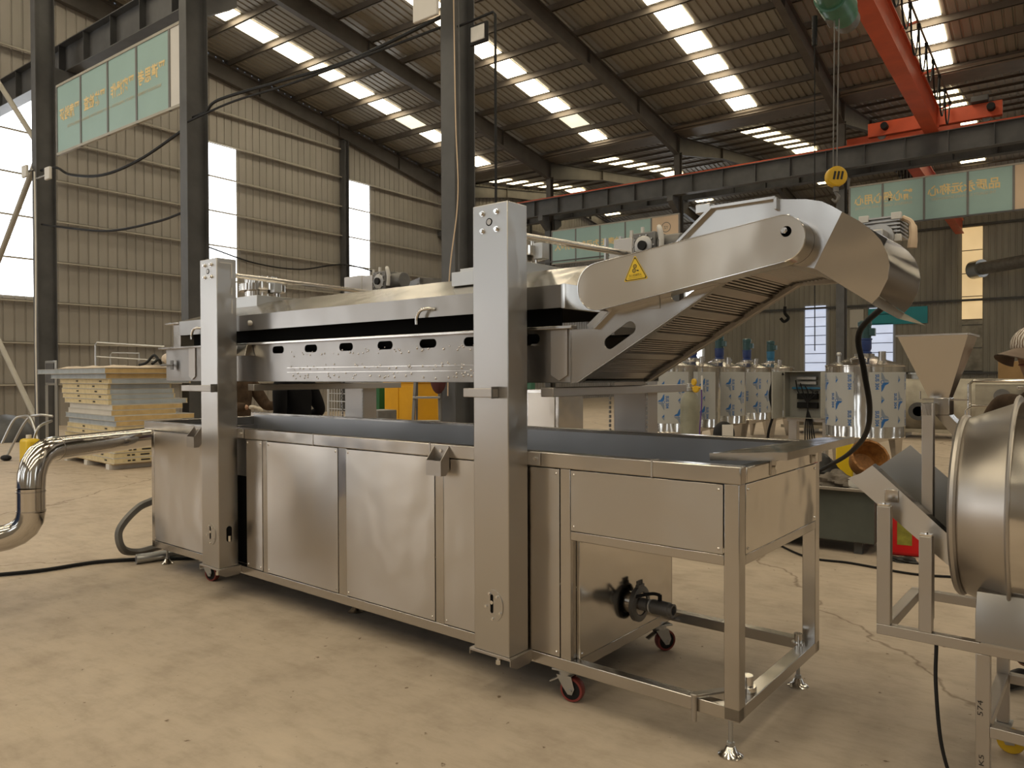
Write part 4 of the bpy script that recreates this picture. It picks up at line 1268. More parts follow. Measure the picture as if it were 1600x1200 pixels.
# bent rail frame and bundle of cable behind the stack
def P2(px_, z_, py_):
    x_, y_ = spot(px_, z_)
    return Vector((x_, y_, high(py_, z_)))
rf = empty('bent_pipe_rail', (*spot(205, 15.2), 0))
tag(rf, 'thin bent pipe guard rail standing behind the stack of foam panels', 'rail')
kid(MB().tube([P2(150, 15.2, 720), P2(150, 15.2, 537), P2(152, 15.2, 533), P2(258, 15.2, 540)], .02, 8), 'rail_pipe', M['galv'], rf)
kid(MB().tube([P2(173, 15.2, 725), P2(173, 15.2, 552), P2(176, 15.2, 549), P2(218, 15.2, 550), P2(218, 15.2, 562)], .015, 8), 'rail_pipe', M['galv'], rf)
kid(MB().tube([P2(150, 15.2, 555), P2(258, 15.2, 562)], .015, 8), 'rail_pipe', M['galv'], rf)
q0 = Nn + e1 * .8 + e2 * .7
cb = MB().tube(bez([q0 + Vector((.0, 0, STK - q0.z + .06)), q0 + Vector((.15, .05, STK + .10)), q0 + Vector((.3, .1, STK + .22)), q0 + Vector((.5, .1, STK + .08)), q0 + Vector((.62, 0, STK + .14)), q0 + Vector((.7, -.15, STK + .07))], 6), .022, 7).build('coiled_cable', M['black'])
tag(cb, 'loose loop of black cable lying on top of the foam panel stack', 'cable')
bg_ = MB().ball((0, 0, 0), 1, 16, 10, (.34, .22, .12)).build('sacking_roll', wrap)
bg_.location = Nn + e1 * -.12 + e2 * .95 + Vector((0, 0, STK + .16))
tag(bg_, 'rolled cream sacking lying on the right end of the panel stack', 'roll')
fb = empty('framed_board', (*spot(80, 15.2), 0))
tag(fb, 'small framed notice board standing behind the left end of the stack', 'board')
x_, y_ = spot(80, 15.2)
kid(MB().box(x_ - .24, x_ + .24, y_ - .02, y_ + .02, 1.28, 1.78), 'frame', M['galv'], fb, .01)
kid(MB().box(x_ - .19, x_ + .19, y_ - .03, y_ - .02, 1.33, 1.73), 'dark_board', M['frame'], fb, .0)
for s in (-.22, .22):
    kid(MB().box(x_ + s - .02, x_ + s + .02, y_ - .02, y_ + .02, 0, 1.28), 'leg', M['galv'], fb, .0)

# clutter by the leftmost column
for i, pts in enumerate(([(2, 13, 690), (20, 13, 655), (34, 13, 648), (48, 12.8, 652), (60, 12.6, 690)], [(10, 13.5, 709), (40, 13.3, 655), (60, 13.2, 646), (82, 13.2, 648)], [(50, 12.5, 690), (60, 12.5, 665), (80, 12.8, 655)])):
    o = MB().tube(bez([P2(*p) for p in pts], 7), .022, 8).build('grey_hose', M['galv'])
    tag(o, ('grey hose loop rising by the foot of the leftmost column', 'grey hose arching over to the foam panel stack', 'short grey hose leaning against the foam panel stack')[i], 'hose')
jx, jy = spot(46, 12.2)
jg = empty('yellow_jug', (jx, jy, 0))
tag(jg, 'yellow plastic jug on the floor behind the polished pipe bend', 'jug')
kid(MB().box(jx - .17, jx + .17, jy - .11, jy + .11, 0, .44), 'body', M['signyellow'], jg, .05)
kid(MB().cyl((jx - .05, jy, .43), (jx - .05, jy, .5), .04, n=12), 'cap', M['whitesheet'], jg)
o = MB().ball((0, 0, 0), .1, 12, 8, (1.3, .8, .5)).build('black_bundle', M['black'])
o.location = (*spot(8, 12.9), .05)
tag(o, 'small black bundle on the floor at the far left edge', 'bundle')
for i, (px_, z_, h_, w_, lab) in enumerate(((8, 17, .85, 1.2, 'dark heap of scrap against the left wall'),)):
    x_, y_ = spot(px_, z_)
    o = MB().ball((x_, y_, 0), .8, 14, 10, (1, .7, .75)).build('scrap_heap', M['frame'])
    o.location.z = 0
    tag(o, lab, 'heap')

# ================================================================== EXHAUST PIPE, BURNER, HOSE
ep = empty('exhaust_pipe', (*spot(100, 4.95), .97))
tag(ep, 'polished stainless exhaust pipe with two bends leaving the left end of the fryer', 'pipe')
pA = Vector((*spot(246, 6.08), .965))
pB = Vector((*spot(84, 4.83), .985))
pC = Vector((*spot(35, 4.6), .83))
pD = Vector((*spot(35, 4.6), .66))
pE = Vector((*spot(2, 4.42), .50))
PR = .078
kid(MB().tube([pA, pB], PR, 28), 'straight_pipe', M['mirror'], ep)
dAB = (pB - pA).normalized()
corner = pB + dAB * .22
def bend(p, c, q, n=8):
    return [(1 - t) ** 2 * p + 2 * t * (1 - t) * c + t * t * q for t in (k / n for k in range(n + 1))]
cC = Vector((corner.x, corner.y, .76))
el = bend(pB, corner, cC, 5)
kid(MB().tube(el, PR * 1.01, 28), 'elbow', M['mirror'], ep)
kid(MB().tube([el[-1], Vector((corner.x, corner.y, .62))], PR, 28), 'riser', M['mirror'], ep)
dl = -RGT * .9 - FWD * .25
lo = [Vector((corner.x, corner.y, .62)), Vector((corner.x, corner.y, .47)), Vector((corner.x, corner.y, .45)) + dl * .22]
el2 = bend(*lo, 5)
kid(MB().tube(el2 + [el2[-1] + dl.normalized() * .22 + Vector((0, 0, -.02))], PR * 1.01, 28), 'elbow', M['mirror'], ep)
for q, dq in ((pB, dAB), (Vector((corner.x, corner.y, .74)), Vector((0, 0, -1))), (Vector((corner.x, corner.y, .62)), Vector((0, 0, 1)))):
    kid(MB().cyl(q - dq * .004, q + dq * .004, PR * 1.035, n=28), 'weld_bead', M['ssr'], ep)
bcx = el2[-1] + dl.normalized() * .62
bu = empty('gas_burner', (bcx.x, bcx.y, 0))
tag(bu, 'dark blue burner housing at the left edge below the polished pipe', 'burner')
blu = paint('burner_blue', (.03, .07, .22), .35, 0, .1, 4)
kid(MB().box(bcx.x - .30, bcx.x + .26, bcx.y - .30, bcx.y + .26, .40, .84), 'housing', blu, bu, .03)
kid(MB().cyl(bcx - dl.normalized() * .16, bcx - dl.normalized() * .40, .13, n=24), 'flange', blu, bu)
for a_, b_ in ((-.27, -.27), (.23, -.27), (-.27, .23), (.23, .23)):
    kid(MB().box(bcx.x + a_ - .02, bcx.x + a_ + .02, bcx.y + b_ - .02, bcx.y + b_ + .02, 0, .42), 'stand_leg', M['frame'], bu, 0)
kid(MB().cyl(bcx + Vector((.16, -.05, .24)), bcx + Vector((.22, -.05, .26)), .02, n=8), 'ignition_rod', M['iron'], bu)

hz = lambda pts: [Vector((*spot(a, d_), h_)) for a, d_, h_ in pts]
hs2 = cable('drain_hose', hz([(240, 5.98, .455), (232, 5.92, .45), (215, 5.85, .42), (193, 5.75, .33), (183, 5.7, .24), (190, 5.72, .12), (212, 5.95, .045), (240, 6.12, .04), (270, 6.3, .04)]), .030, 'grey ribbed hose curling down to the floor left of the fryer', 'iron', 'hose')
tag(MB().cyl(Vector((*spot(210, 5.74), .038)), Vector((*spot(285, 5.96), .038)), .038, n=14).build('steel_pipe_piece', M['zinc']), 'short steel pipe lying on the floor at the left end of the fryer', 'pipe')
cable('floor_cable', hz([(-30, 5.35, .016), (60, 5.5, .016), (150, 5.75, .016), (240, 5.85, .016), (320, 5.9, .016), (420, 6.3, .016)]), .014, 'black cable lying on the floor from the left edge to the fryer')
cable('floor_cable', hz([(1150, 7.2, .01), (1190, 6.65, .01), (1257, 5.88, .01), (1330, 5.66, .01), (1425, 5.35, .01), (1500, 5.25, .01), (1600, 5.1, .01), (1700, 5.1, .01)]), .009, 'black cable lying on the floor in front of the dark green box')

# ================================================================== MIXING TANKS
film = paint('grey_white_protective_film', (.40, .405, .40), .35, 0, .05, 2)
filmblue = paint('film_print_blue', (.02, .12, .36), .4, 0, .08, 4)
filmgrey = paint('film_print_grey', (.20, .24, .30), .4, 0, .08, 4)
mblue = paint('gearbox_blue', (.02, .045, .17), .35, 0, .12, 6)
mblue2 = paint('gearbox_light_blue', (.03, .16, .30), .35, 0, .12, 6)
mgreen = paint('motor_dark_green', (.015, .055, .06), .35, 0, .15, 8)
def decal_shapes(u, v, s, txt=True, flip=1):
    """diamond mark of the film: a filled half and an outlined half with lettering beside it"""
    out = []
    top, bot = ('b', 'g') if flip > 0 else ('g', 'b')
    out.append((top, [(u, v + .11 * s), (u - flip * .09 * s, v + .004 * s), (u - flip * .036 * s, v + .004 * s), (u, v + .034 * s)], [(0, 1, 2), (0, 2, 3)]))
    out.append((bot, [(u, v - .11 * s), (u - flip * .09 * s, v - .004 * s), (u - flip * .036 * s, v - .004 * s), (u, v - .034 * s)], [(0, 1, 2), (0, 2, 3)]))
    rv_, rf_ = ringv(.020 * s, .013 * s, 12)
    out.append(('b', [(u - flip * .012 * s + a, v + b) for a, b in rv_], rf_))
    if txt:
        tv, tf = text_fit('SUS 304', .17 * s, .055 * s, False, .002)
        out.append(('b', [(u + flip * .020 * s + (y if flip > 0 else -y - .0) , v - x) for x, y in tv] if flip > 0 else [(u - .062 * s + y, v - x) for x, y in tv], tf))
    return out
def mixing_tank(px_, Z, label, mcol, r=.52, zb=.47, zt=1.60, face=0.0, arcs=((-1.9, .25),), spin=0, group='mixing tanks in a row', flip=1):
    x_, y_ = spot(px_, Z)
    t = empty('mixing_tank', (x_, y_, 0))
    tag(t, label, 'tank', group)
    def put(mb, name, mat, par=None, bevel=0.0, smooth=True):
        return mb.build(name, mat, par or t, bevel, smooth)
    put(MB().lathe([(.06, zb - .12), (r, zb), (r + .004, zb + .01), (r, zb + .02), (r, zt - .02), (r + .008, zt - .012), (r + .008, zt), (r, zt + .006)], n=48, caps=False), 'tank_body', M['tank'])
    put(MB().lathe([(r + .004, zt + .002), (r * .55, zt + .075), (.15, zt + .13), (.13, zt + .13)], n=48), 'tank_lid', M['ssr'])
    put(MB().lathe([(.13, zt + .125), (.13, zt + .165), (.10, zt + .168)], n=24), 'motor_base', M['ssr'])
    mo = put(MB().lathe([(.055, zt + .165), (.095, zt + .17), (.095, zt + .19), (.075, zt + .2), (.09, zt + .24), (.09, zt + .36), (.10, zt + .365), (.10, zt + .385)], n=20), 'gearbox', mcol)
    put(MB().lathe([(.085, zt + .385), (.085, zt + .56), (.092, zt + .565), (.092, zt + .62), (.06, zt + .64)], n=20), 'motor', mgreen, mo)
    put(MB().box(.06, .14, -.05, .05, zt + .42, zt + .53), 'terminal_box', mgreen, mo, .008)
    for k in range(3):
        a = 2 * pi * k / 3 + .6 + spin
        c_, s_ = cos(a), sin(a)
        mb = MB()
        w_ = .11
        pts = [(r * .96, -w_, zb + .18), (r * .96, w_, zb + .18), (r * .93, w_ * .35, 0.0), (r * .93, -w_ * .35, 0.0), (r * .72, -w_, zb + .02), (r * .72, w_, zb + .02), (r * .86, w_ * .35, 0.0), (r * .86, -w_ * .35, 0.0)]
        mb.add([(p[0] * c_ - p[1] * s_, p[0] * s_ + p[1] * c_, p[2]) for p in pts], [(0, 1, 2, 3), (7, 6, 5, 4), (0, 3, 7, 4), (1, 5, 6, 2), (0, 4, 5, 1), (3, 2, 6, 7)])
        put(mb, 'leg', M['ssr'], None, 0, False)
    put(MB().cyl((r * .5, -r * .35, zt + .05), (r * .5, -r * .35, zt + .19), .05, n=16), 'inlet_pipe', M['ssr'])
    put(MB().cyl((-r * .6, -r * .3, zt + .05), (-r * .6, -r * .3, zt + .15), .022, n=10).ball((-r * .6, -r * .3, zt + .16), .035, 10, 8), 'vent_valve', M['galv'])
    put(MB().tube(bez([(-r * .2, -r * .62, zt + .04), (-r * .2, -r * .62, zt + .09), (r * .15, -r * .62, zt + .09), (r * .15, -r * .62, zt + .04)], 5), .01, 7), 'lid_handle', M['ssr'])
    # film wraps with their printed marks; angle 0 faces the camera
    base = atan2(-y_, -x_)
    R_ = r + .004
    def wrapv(u, v, off=.0):
        a = base + u / R_
        return ((R_ + off) * cos(a), (R_ + off) * sin(a), zb + v)
    for a0, a1 in arcs:
        n_ = 24
        u0, u1 = a0 * R_, a1 * R_
        H0, H1 = .16, zt - zb - .10
        mb = MB()
        for k in range(n_ + 1):
            u = u0 + (u1 - u0) * k / n_
            mb.v += [wrapv(u, H0), wrapv(u, H1)]
        mb.f += [(2 * k, 2 * k + 2, 2 * k + 3, 2 * k + 1) for k in range(n_)]
        fm = put(mb, 'protective_film', film)
        pr_ = {'b': MB(), 'g': MB()}
        for gi, u in enumerate([u0 + .16 + .27 * q for q in range(int((u1 - u0 - .16) / .27) + 1)]):
            for v in ([H0 + .12, H0 + .62] if gi % 2 == 0 else [H0 + .36]):
                if v + .11 > H1:
                    continue
                for ky, pv, pf in decal_shapes(u, v, 1.25, True, flip):
                    pr_[ky].add([wrapv(min(max(-a_, u0), u1) if False else min(max(a_, u0 + .004), u1 - .004), b_, .002) for a_, b_ in pv], pf)
            for v in ([H0 + .38] if gi % 2 == 0 else [H0 + .10, H0 + .66]):
                for ky, pv, pf in decal_shapes(u, v, .5, False, flip):
                    pr_[ky].add([wrapv(min(max(a_, u0 + .004), u1 - .004), b_, .002) for a_, b_ in pv], pf)
        put(pr_['b'], 'film_print', filmblue, fm, 0, False)
        put(pr_['g'], 'film_print', filmgrey, fm, 0, False)
    return t
mixing_tank(1042, 13.0, 'nearest of the row of mixing tanks, left of the gas cylinder', mblue, arcs=((-.9, .75), (1.0, 2.4)))
mixing_tank(1082, 14.1, 'second mixing tank of the row, partly behind the gas cylinder', mblue, arcs=((-.9, .9),), spin=.2)
mixing_tank(1124, 15.2, 'third mixing tank of the row with dark blue gearbox, right of the cylinder gauge', mblue, arcs=((-.9, 1.2),), spin=.4)
mixing_tank(1167, 16.4, 'fourth mixing tank of the row, centre one of the three visible motors', mblue, arcs=((-.9, 1.2),), spin=.1)
mixing_tank(1204, 17.5, 'farthest mixing tank of the row with light blue gearbox, left of the open cabinet', mblue2, arcs=((-.9, 1.2),), spin=.3)
mixing_tank(1351, 10.7, 'large single mixing tank standing right of the open control cabinet', mblue, zb=.56, zt=1.575, arcs=((-1.6, -.26), (.10, 1.5)), group=None, flip=-1)

# ================================================================== CYLINDER, CABINET, VESSELS
gx, gy = spot(1078, 8.6)
gc = empty('gas_cylinder', (gx, gy, 0))
tag(gc, 'grey green gas cylinder with brass regulator in front of the tanks', 'gas cylinder')
cylm = paint('cylinder_grey_green', (.24, .235, .18), .5, 0, .15, 8)
def put0(mb, name, mat, par, bevel=0.0, smooth=True):
    return mb.build(name, mat, par, bevel, smooth)
put0(MB().lathe([(.09, 0), (.108, .02), (.11, .05), (.11, 1.09), (.10, 1.17), (.075, 1.225), (.045, 1.25), (.04, 1.27)], n=28), 'bottle', cylm, gc)
put0(MB().lathe([(.05, 1.262), (.052, 1.30), (.035, 1.305), (.035, 1.345), (.03, 1.35)], n=16), 'valve_collar', M['galv'], gc)
rg = put0(MB().cyl((.03, -.01, 1.30), (.16, -.06, 1.30), .014, n=8).lathe([(.038, 0), (.042, .02), (.03, .03)], (.10, -.05, 1.285), (0, -1, 0), 16), 'regulator', M['yellow'], gc)
put0(MB().lathe([(.04, 0), (.04, .02), (.035, .025)], (.085, -.06, 1.365), (-.5, -.8, 0), 18), 'gauge', M['yellow'], rg)
put0(MB().cyl((.17, -.06, 1.28), (.17, -.06, 1.44), .012, n=8), 'flow_tube', M['whitesheet'], rg)
put0(MB().tube(bez([(.16, -.05, 1.28), (.165, -.06, 1.1), (.15, -.08, .8), (.14, -.06, .4), (.12, -.05, .02)], 6), .008, 6), 'gas_hose', paint('purple_hose', (.10, .04, .22), .5, 0, .1, 4), rg)

hx, hyy = spot(1131, 10.4)
wh = empty('welding_helmet', (hx, hyy, 0))
tag(wh, 'black welding helmet with pale visor window hung on a low stand before the tanks', 'welding helmet')
put0(MB().ball((0, 0, .62), .155, 20, 12, (.95, 1, 1.15)), 'shell', M['black'], wh)
mb = MB().box(-.075, .075, -.012, .012, .60, .76)
q_ = put0(mb, 'visor_window', M['whitesheet'], wh, .004)
q_.location = (.10, -.125, 0)
q_.rotation_euler = (0, 0, radians(38))
put0(MB().cyl((0, 0, 0), (0, 0, .5), .05, n=12).cyl((0, 0, 0), (0, 0, .02), .16, n=20), 'stand', M['frame'], wh)

cx_, cy_ = spot(1262, 12.4)
cb_ = empty('control_cabinet', (cx_, cy_, 0), radians(-6))
tag(cb_, 'open grey electrical control cabinet with loose wiring, between the tanks', 'cabinet')
gp = paint('cabinet_grey_paint', (.36, .355, .32), .45, 0, .08, 4)
W_, D_, Z0_, Z1_ = .36, .14, .72, 1.50
put0(MB().box(-W_, W_, D_ - .01, D_, Z0_, Z1_).box(-W_, -W_ + .01, -D_, D_, Z0_, Z1_).box(W_ - .01, W_, -D_, D_, Z0_, Z1_).box(-W_, W_, -D_, D_, Z0_, Z0_ + .01).box(-W_, W_, -D_, D_, Z1_ - .01, Z1_).box(-W_, -W_ + .03, -D_, -D_ + .01, Z0_, Z1_).box(W_ - .10, W_, -D_, -D_ + .01, Z0_, Z1_), 'cabinet_shell', gp, cb_, .002)
put0(MB().box(-W_ - .02, -W_, -D_ - .42, -D_, Z0_, Z1_), 'door', gp, cb_, .002)
for z_ in (1.38, 1.30):
    put0(MB().box(-.2, .12, .05, .13, z_ - .02, z_ + .03), 'breaker_row', M['alu'], cb_, .003)
put0(MB().box(-.28, .2, .04, .13, 1.20, 1.235), 'wiring_duct', mblue2, cb_, .003)
for z_ in (1.08, .93):
    put0(MB().box(-.2, .14, .05, .13, z_ - .05, z_ + .05), 'contactor_row', M['black'], cb_, .006)
for k in range(5):
    a_ = -.2 + .08 * k
    put0(MB().tube(bez([(a_, 0, 1.35 - .05 * k), (a_ + .06, -.04, 1.15), (.02, -.06, .95), (.0 + .03 * k, -.1, .60), (.05 * k, -.12, .05)], 6), .011, 6), 'loose_wire', M['black'], cb_)
put0(MB().tube(bez([(-.34, -.16, 1.46), (-.48, -.2, 1.40), (-.55, -.22, 1.1), (-.50, -.22, .78), (-.58, -.22, .45), (-.6, -.2, .02)], 7), .022, 8), 'supply_cable', M['black'], cb_)
put0(MB().box(-.30, -.16, -.06, .06, 0, .72).box(-.32, .32, -.06, .06, .66, .72).box(.26, .32, -.06, .06, 0, .7).box(-.36, .36, -.12, .12, 0, .02), 'stand', M['ssd'], cb_, .004)

def col(px_, y_):
    """x on the plane y = y_ seen at image column px_"""
    d_ = FWD + RGT * ((px_ - 800) / FPX)
    return d_.x / d_.y * y_
vy_ = 19.4
va_, vb_ = col(1236, vy_), col(1720, vy_)
dirty = paint('grimy_white_vessel_paint', (.37, .335, .265), .55, 0, .28, 2.5, .1)
ve = empty('storage_vessel', ((va_ + vb_) / 2, vy_, 0))
tag(ve, 'long grimy cream horizontal vessel lying across the back right of the hall', 'vessel')
kid(MB().lathe([(.05, -.22), (.35, -.17), (.56, -.06), (.62, .05), (.62, vb_ - va_ - .05), (.5, vb_ - va_ + .1), (.05, vb_ - va_ + .2)], (va_, vy_, .72), (1, 0, 0), 36), 'shell', dirty, ve)
for x_ in (va_ + .5, va_ + 2.6, va_ + 4.7):
    kid(MB().prism([(vy_ - .5, 0), (vy_ + .5, 0), (vy_ + .5, .5), (vy_ + .3, .2), (vy_ - .3, .2), (vy_ - .5, .5)], 'x', x_ - .06, x_ + .06), 'saddle', M['galv'], ve, 0, False)
for px_ in (1435, 1455):
    x_ = col(px_ - 4, vy_)
kid(MB().cyl((col(1432, vy_), vy_, 1.3), (col(1432, vy_), vy_, 1.46), .10, n=18).cyl((col(1432, vy_), vy_, 1.44), (col(1432, vy_), vy_, 1.48), .17, n=20), 'top_flange', M['galv'], ve)
kid(MB().cyl((col(1428, 18), vy_ - .5, .62), (col(1428, 18), vy_ - .78, .62), .11, n=16).cyl((col(1428, 18), vy_ - .72, .62), (col(1428, 18), vy_ - .78, .62), .2, n=20), 'side_nozzle', M['frame'], ve)
kid(MB().box(va_, vb_, vy_ - .85, vy_ - .78, .16, .23), 'drain_rail', dirty, ve, 0, False)
# framed machine part with glass in front of the vessel
fx_, fy_ = spot(1566, 9.0)
fa = empty('valve_frame', (fx_, fy_, 0))
tag(fa, 'bright tube frame holding a round nozzle, behind the seasoning drum', 'frame')
def fbox(mb, name, mat, bevel=.004):
    return put0(mb, name, mat, fa, bevel)
fbox(MB().tube([(-.34, 0, 0), (-.34, 0, 1.32), (-.30, 0, 1.36), (.30, 0, 1.36), (.34, 0, 1.32), (.34, 0, 0)], .022, 8), 'outer_tube', M['chrome'], 0)
fbox(MB().tube([(-.36, -.12, 0), (-.36, -.12, 1.0), (-.30, -.12, 1.06), (.30, -.12, 1.06), (.34, -.12, 1.0), (.34, -.12, 0)], .018, 8), 'inner_tube', M['chrome'], 0)
fbox(MB().box(-.28, .30, .02, .04, .9, 1.32), 'back_plate', dirty)
fbox(MB().cyl((0, .02, 1.18), (0, -.08, 1.18), .085, n=18).cyl((0, -.08, 1.18), (0, -.084, 1.18), .05, n=16), 'nozzle', M['iron'], 0)
for z_ in (1.28, 1.18, 1.06):
    fbox(MB().box(.15, .26, -.07, -.02, z_ - .018, z_ + .018), 'clamp', M['chrome'])
bx_, by_ = spot(1583, 18.3)
o = MB().box(bx_ - .3, bx_ + .3, by_ - .2, by_ + .2, 0, 1.75).build('cardboard_carton', paint('brown_cardboard', (.30, .185, .08), .8, 0, .1, 4), None, .01)
tag(o, 'tall brown carton behind the vessel below the cap peak', 'carton')
# pipe sleeve through the far wall, at the right
wpp = empty('wall_duct', (-2.6, 40, 7))
tag(wpp, 'dark grey duct running to a collar at the right end of the far wall', 'duct')
kid(MB().cyl((-3.5, 46.6, 7.0), (4.0, 42, 7.3), .33, n=20), 'duct_pipe', M['iron'], wpp)
kid(MB().cyl((-3.75, 46.9, 7.0), (-3.3, 46.5, 7.02), .48, n=24), 'collar', M['galv'], wpp)
# goods seen under the raised section, behind the fryer
ox, oy = spot(648, 12.5)
og = empty('yellow_cabinet', (ox, oy, 0), radians(-14))
tag(og, 'bright yellow sheet metal cabinet behind the fryer', 'cabinet')
yl = paint('bright_yellow_cabinet_paint', (.66, .33, .006), .4, 0, .06, 3)
put0(MB().box(-.48, .5, -.3, .35, 0, 1.33), 'carcass', yl, og, .008)
put0(MB().box(-.5, .52, -.32, .37, 1.33, 1.36), 'lid', yl, og, .006)
put0(MB().box(-.46, -.02, -.312, -.302, .1, 1.28), 'door', yl, og, .004)
put0(MB().box(.02, .48, -.312, -.302, .1, 1.28), 'door', yl, og, .004)
o = MB().box(-.55, .55, -.33, .33, 0, .56).build('plastic_covered_crate', paint('brown_crate_film', (.42, .30, .20), .35, 0, .25, 5, .4), None, .03)
o.location = (*spot(664, 11.1), 0)
o.rotation_euler = (0, 0, radians(-10))
tag(o, 'low crate under wrinkled clear film in front of the yellow cabinet', 'crate')
sl = empty('step_ladder', (*spot(668, 9.3), 0), radians(36))
tag(sl, 'grey step ladder leaning before the yellow cabinet', 'ladder')
for s in (-.17, .17):
    put0(MB().bar((s * 1.15, -.28, 0), (s * .8, .02, 1.75), .035, .025), 'rail', M['iron'], sl, .003)
    put0(MB().bar((s * 1.15, .34, 0), (s * .8, .06, 1.75), .03, .025), 'rail', M['iron'], sl, .003)
for k in range(1, 6):
    t_ = k / 6
    put0(MB().box(-.17, .17, -.28 + .3 * t_ - .04, -.28 + .3 * t_ + .04, 1.75 * t_, 1.75 * t_ + .025), 'step', M['galv'], sl, .002)
jk = MB().ball((0, 0, 0), 1, 14, 10, (.12, .09, .24)).build('maroon_jacket', paint('maroon_cloth', (.075, .018, .02), .8, 0, .2, 6, .3))
jk.location = (*spot(685, 8.85), 1.47)
tag(jk, 'dark maroon cloth bundle hung on the step ladder', 'cloth')
def simple(name, px_, Z, w_, d_, z0, z1, mat, label, cat, rot=-10, bevel=.01):
    o_ = MB().box(-w_ / 2, w_ / 2, -d_ / 2, d_ / 2, 0, z1 - z0).build(name, mat, None, bevel)
    o_.location = (*spot(px_, Z), z0)
    o_.rotation_euler = (0, 0, radians(rot))
    tag(o_, label, cat)
    return o_
simple('green_crate', 597, 13.4, .55, .5, 0, 1.28, paint('deep_green_paint', (.01, .10, .03), .45, 0, .1, 3), 'tall dark green crate left of the yellow cabinet', 'crate')
simple('grey_bin', 595, 11.6, .35, .35, 0, .92, M['iron'], 'dark grey bin in front of the green crate', 'bin')
simple('black_cabinet', 734, 10.4, .40, .45, 0, 1.28, M['ink'], 'matt black cabinet right of the middle tall column', 'cabinet')
simple('white_carton', 730, 10.35, .36, .3, 1.283, 1.44, M['whitesheet'], 'white carton on the matt black cabinet', 'carton')
simple('red_box', 737, 10.3, .17, .2, 1.442, 1.50, M['redwheel'], 'small flat red box on top of the white carton', 'box')
simple('green_board', 822, 11.5, .3, .1, 0, 1.45, paint('dull_green_board', (.03, .12, .07), .5, 0, .1, 3), 'dull green board right of the front lift post', 'board')
sc = empty('stainless_cupboard', (*spot(865, 9.0), 0), radians(-4))
tag(sc, 'stainless cupboard seen between the right front post and its rear post', 'cupboard')
put0(MB().box(-.24, .26, -.25, .25, .08, 1.28), 'carcass', M['ssr'], sc, .006)
put0(MB().box(-.19, .21, -.262, -.251, .12, 1.24), 'door', M['ss'], sc, .004)
for a_, b_ in ((-.22, -.22), (.24, -.22), (-.22, .22), (.24, .22)):
    put0(MB().box(a_ - .02, a_ + .02, b_ - .02, b_ + .02, 0, .08), 'leg', M['ssd'], sc, 0)
wc = empty('wire_cage', (*spot(531, 10.5), 0), radians(-10))
tag(wc, 'grey wire mesh cage trolley behind the black-shirted person', 'cage')
mb = MB()
for k in range(9):
    mb.cyl((-.3 + .075 * k, 0, .1), (-.3 + .075 * k, 0, 1.3), .006, n=5)
for k in range(12):
    mb.cyl((-.3, 0, .1 + .11 * k), (.3, 0, .1 + .11 * k), .006, n=5)
put0(mb, 'mesh_panel', M['galv'], wc, 0)
put0(MB().tube([(-.32, 0, 0), (-.32, 0, 1.34), (.32, 0, 1.34), (.32, 0, 0)], .018, 8), 'frame_tube', M['galv'], wc)
put0(MB().box(-.32, .32, 0, .5, .08, .11), 'base', M['galv'], wc, .004)
rk = empty('steel_rack', (*spot(668, 16.0), 0), radians(-30))
tag(rk, 'tall grey steel rack seen above the fryer hood left of the middle column', 'rack')
for a_, b_ in ((-.55, -.3), (.55, -.3), (-.55, .3), (.55, .3)):
    put0(MB().box(a_ - .04, a_ + .04, b_ - .04, b_ + .04, 0, 3.45), 'upright', M['iron'], rk, .004)
for z_ in (1.6, 3.35):
    put0(MB().box(-.59, .59, -.34, .34, z_, z_ + .12), 'shelf', M['iron'], rk, .004)
hk = empty('far_hook', (-13.2, 45.5, 4.6))
tag(hk, 'small dark crane hook hanging before the far wall, left of the blue window', 'hook')
kid(MB().cyl((-13.2, 45.5, 11.19), (-13.2, 45.5, 5.45), .02, n=6), 'rope', M['black'], hk)
kid(MB().tube(bez([(-13.2, 45.5, 5.5), (-13.2, 45.5, 5.1), (-13.0, 45.5, 4.8), (-13.25, 45.5, 4.6), (-13.45, 45.5, 4.8)], 6), .09, 8), 'hook', M['black'], hk)
# timber lengths on the far floor among the tanks
tim = paint('old_timber', (.26, .19, .12), .8, 0, .2, 6)
for i, (a_, za_, b_, zb_) in enumerate(((1135, 13.9, 1200, 14.3), (1140, 13.3, 1200, 13.7), (1125, 12.3, 1185, 12.6))):
    o = MB().bar(Vector((*spot(a_, za_), .06)), Vector((*spot(b_, zb_), .06)), .16, .10).build('timber_plank', tim, None, .005)
    tag(o, 'long timber on the floor in front of the tanks, %s of three' % ('farthest', 'middle', 'nearest')[i], 'timber', 'timbers before the tanks')

# ================================================================== SEASONING DRUM MACHINE (right)
dx0, dy0 = spot(1380, 2.6)
dm = empty('seasoning_drum_machine', (dx0, dy0, 0), radians(-2.88))
tag(dm, 'stainless seasoning drum machine with funnel hopper and feed chute at the right edge', 'machine')
def dp(mb, name, mat, par=None, bevel=.002, smooth=True):
    return mb.build(name, mat, par or dm, bevel, smooth)
tb = .040
dp(MB().box(-.02, 1.25, 0, .035, .536, .572), 'front_rail', SD)
dp(MB().box(-.02, 1.25, .55, .585, .536, .572), 'rear_rail', SD)
dp(MB().box(-.02, .018, .035, .55, .536, .572), 'end_rail', SD)
dp(MB().box(-.02, .024, 0, .035, .572, .987), 'chute_leg', SD)
dp(MB().box(.112, .152, 0, .035, .572, .898), 'chute_leg', SD)
for x_, y_ in ((-.018, .02), (.114, .02)):
    t_ = .988 if x_ < 0 else .899
    dp(MB().box(x_, x_ + .036, .002, .033, t_, t_ + .006).cyl((x_ + .018, .018, t_ + .006), (x_ + .018, .018, t_ + .012), .006, n=6), 'leg_cap', M['chrome'], None, 0)
dp(MB().box(.092, .129, .15, .185, .572, 1.345), 'hopper_post', SD)
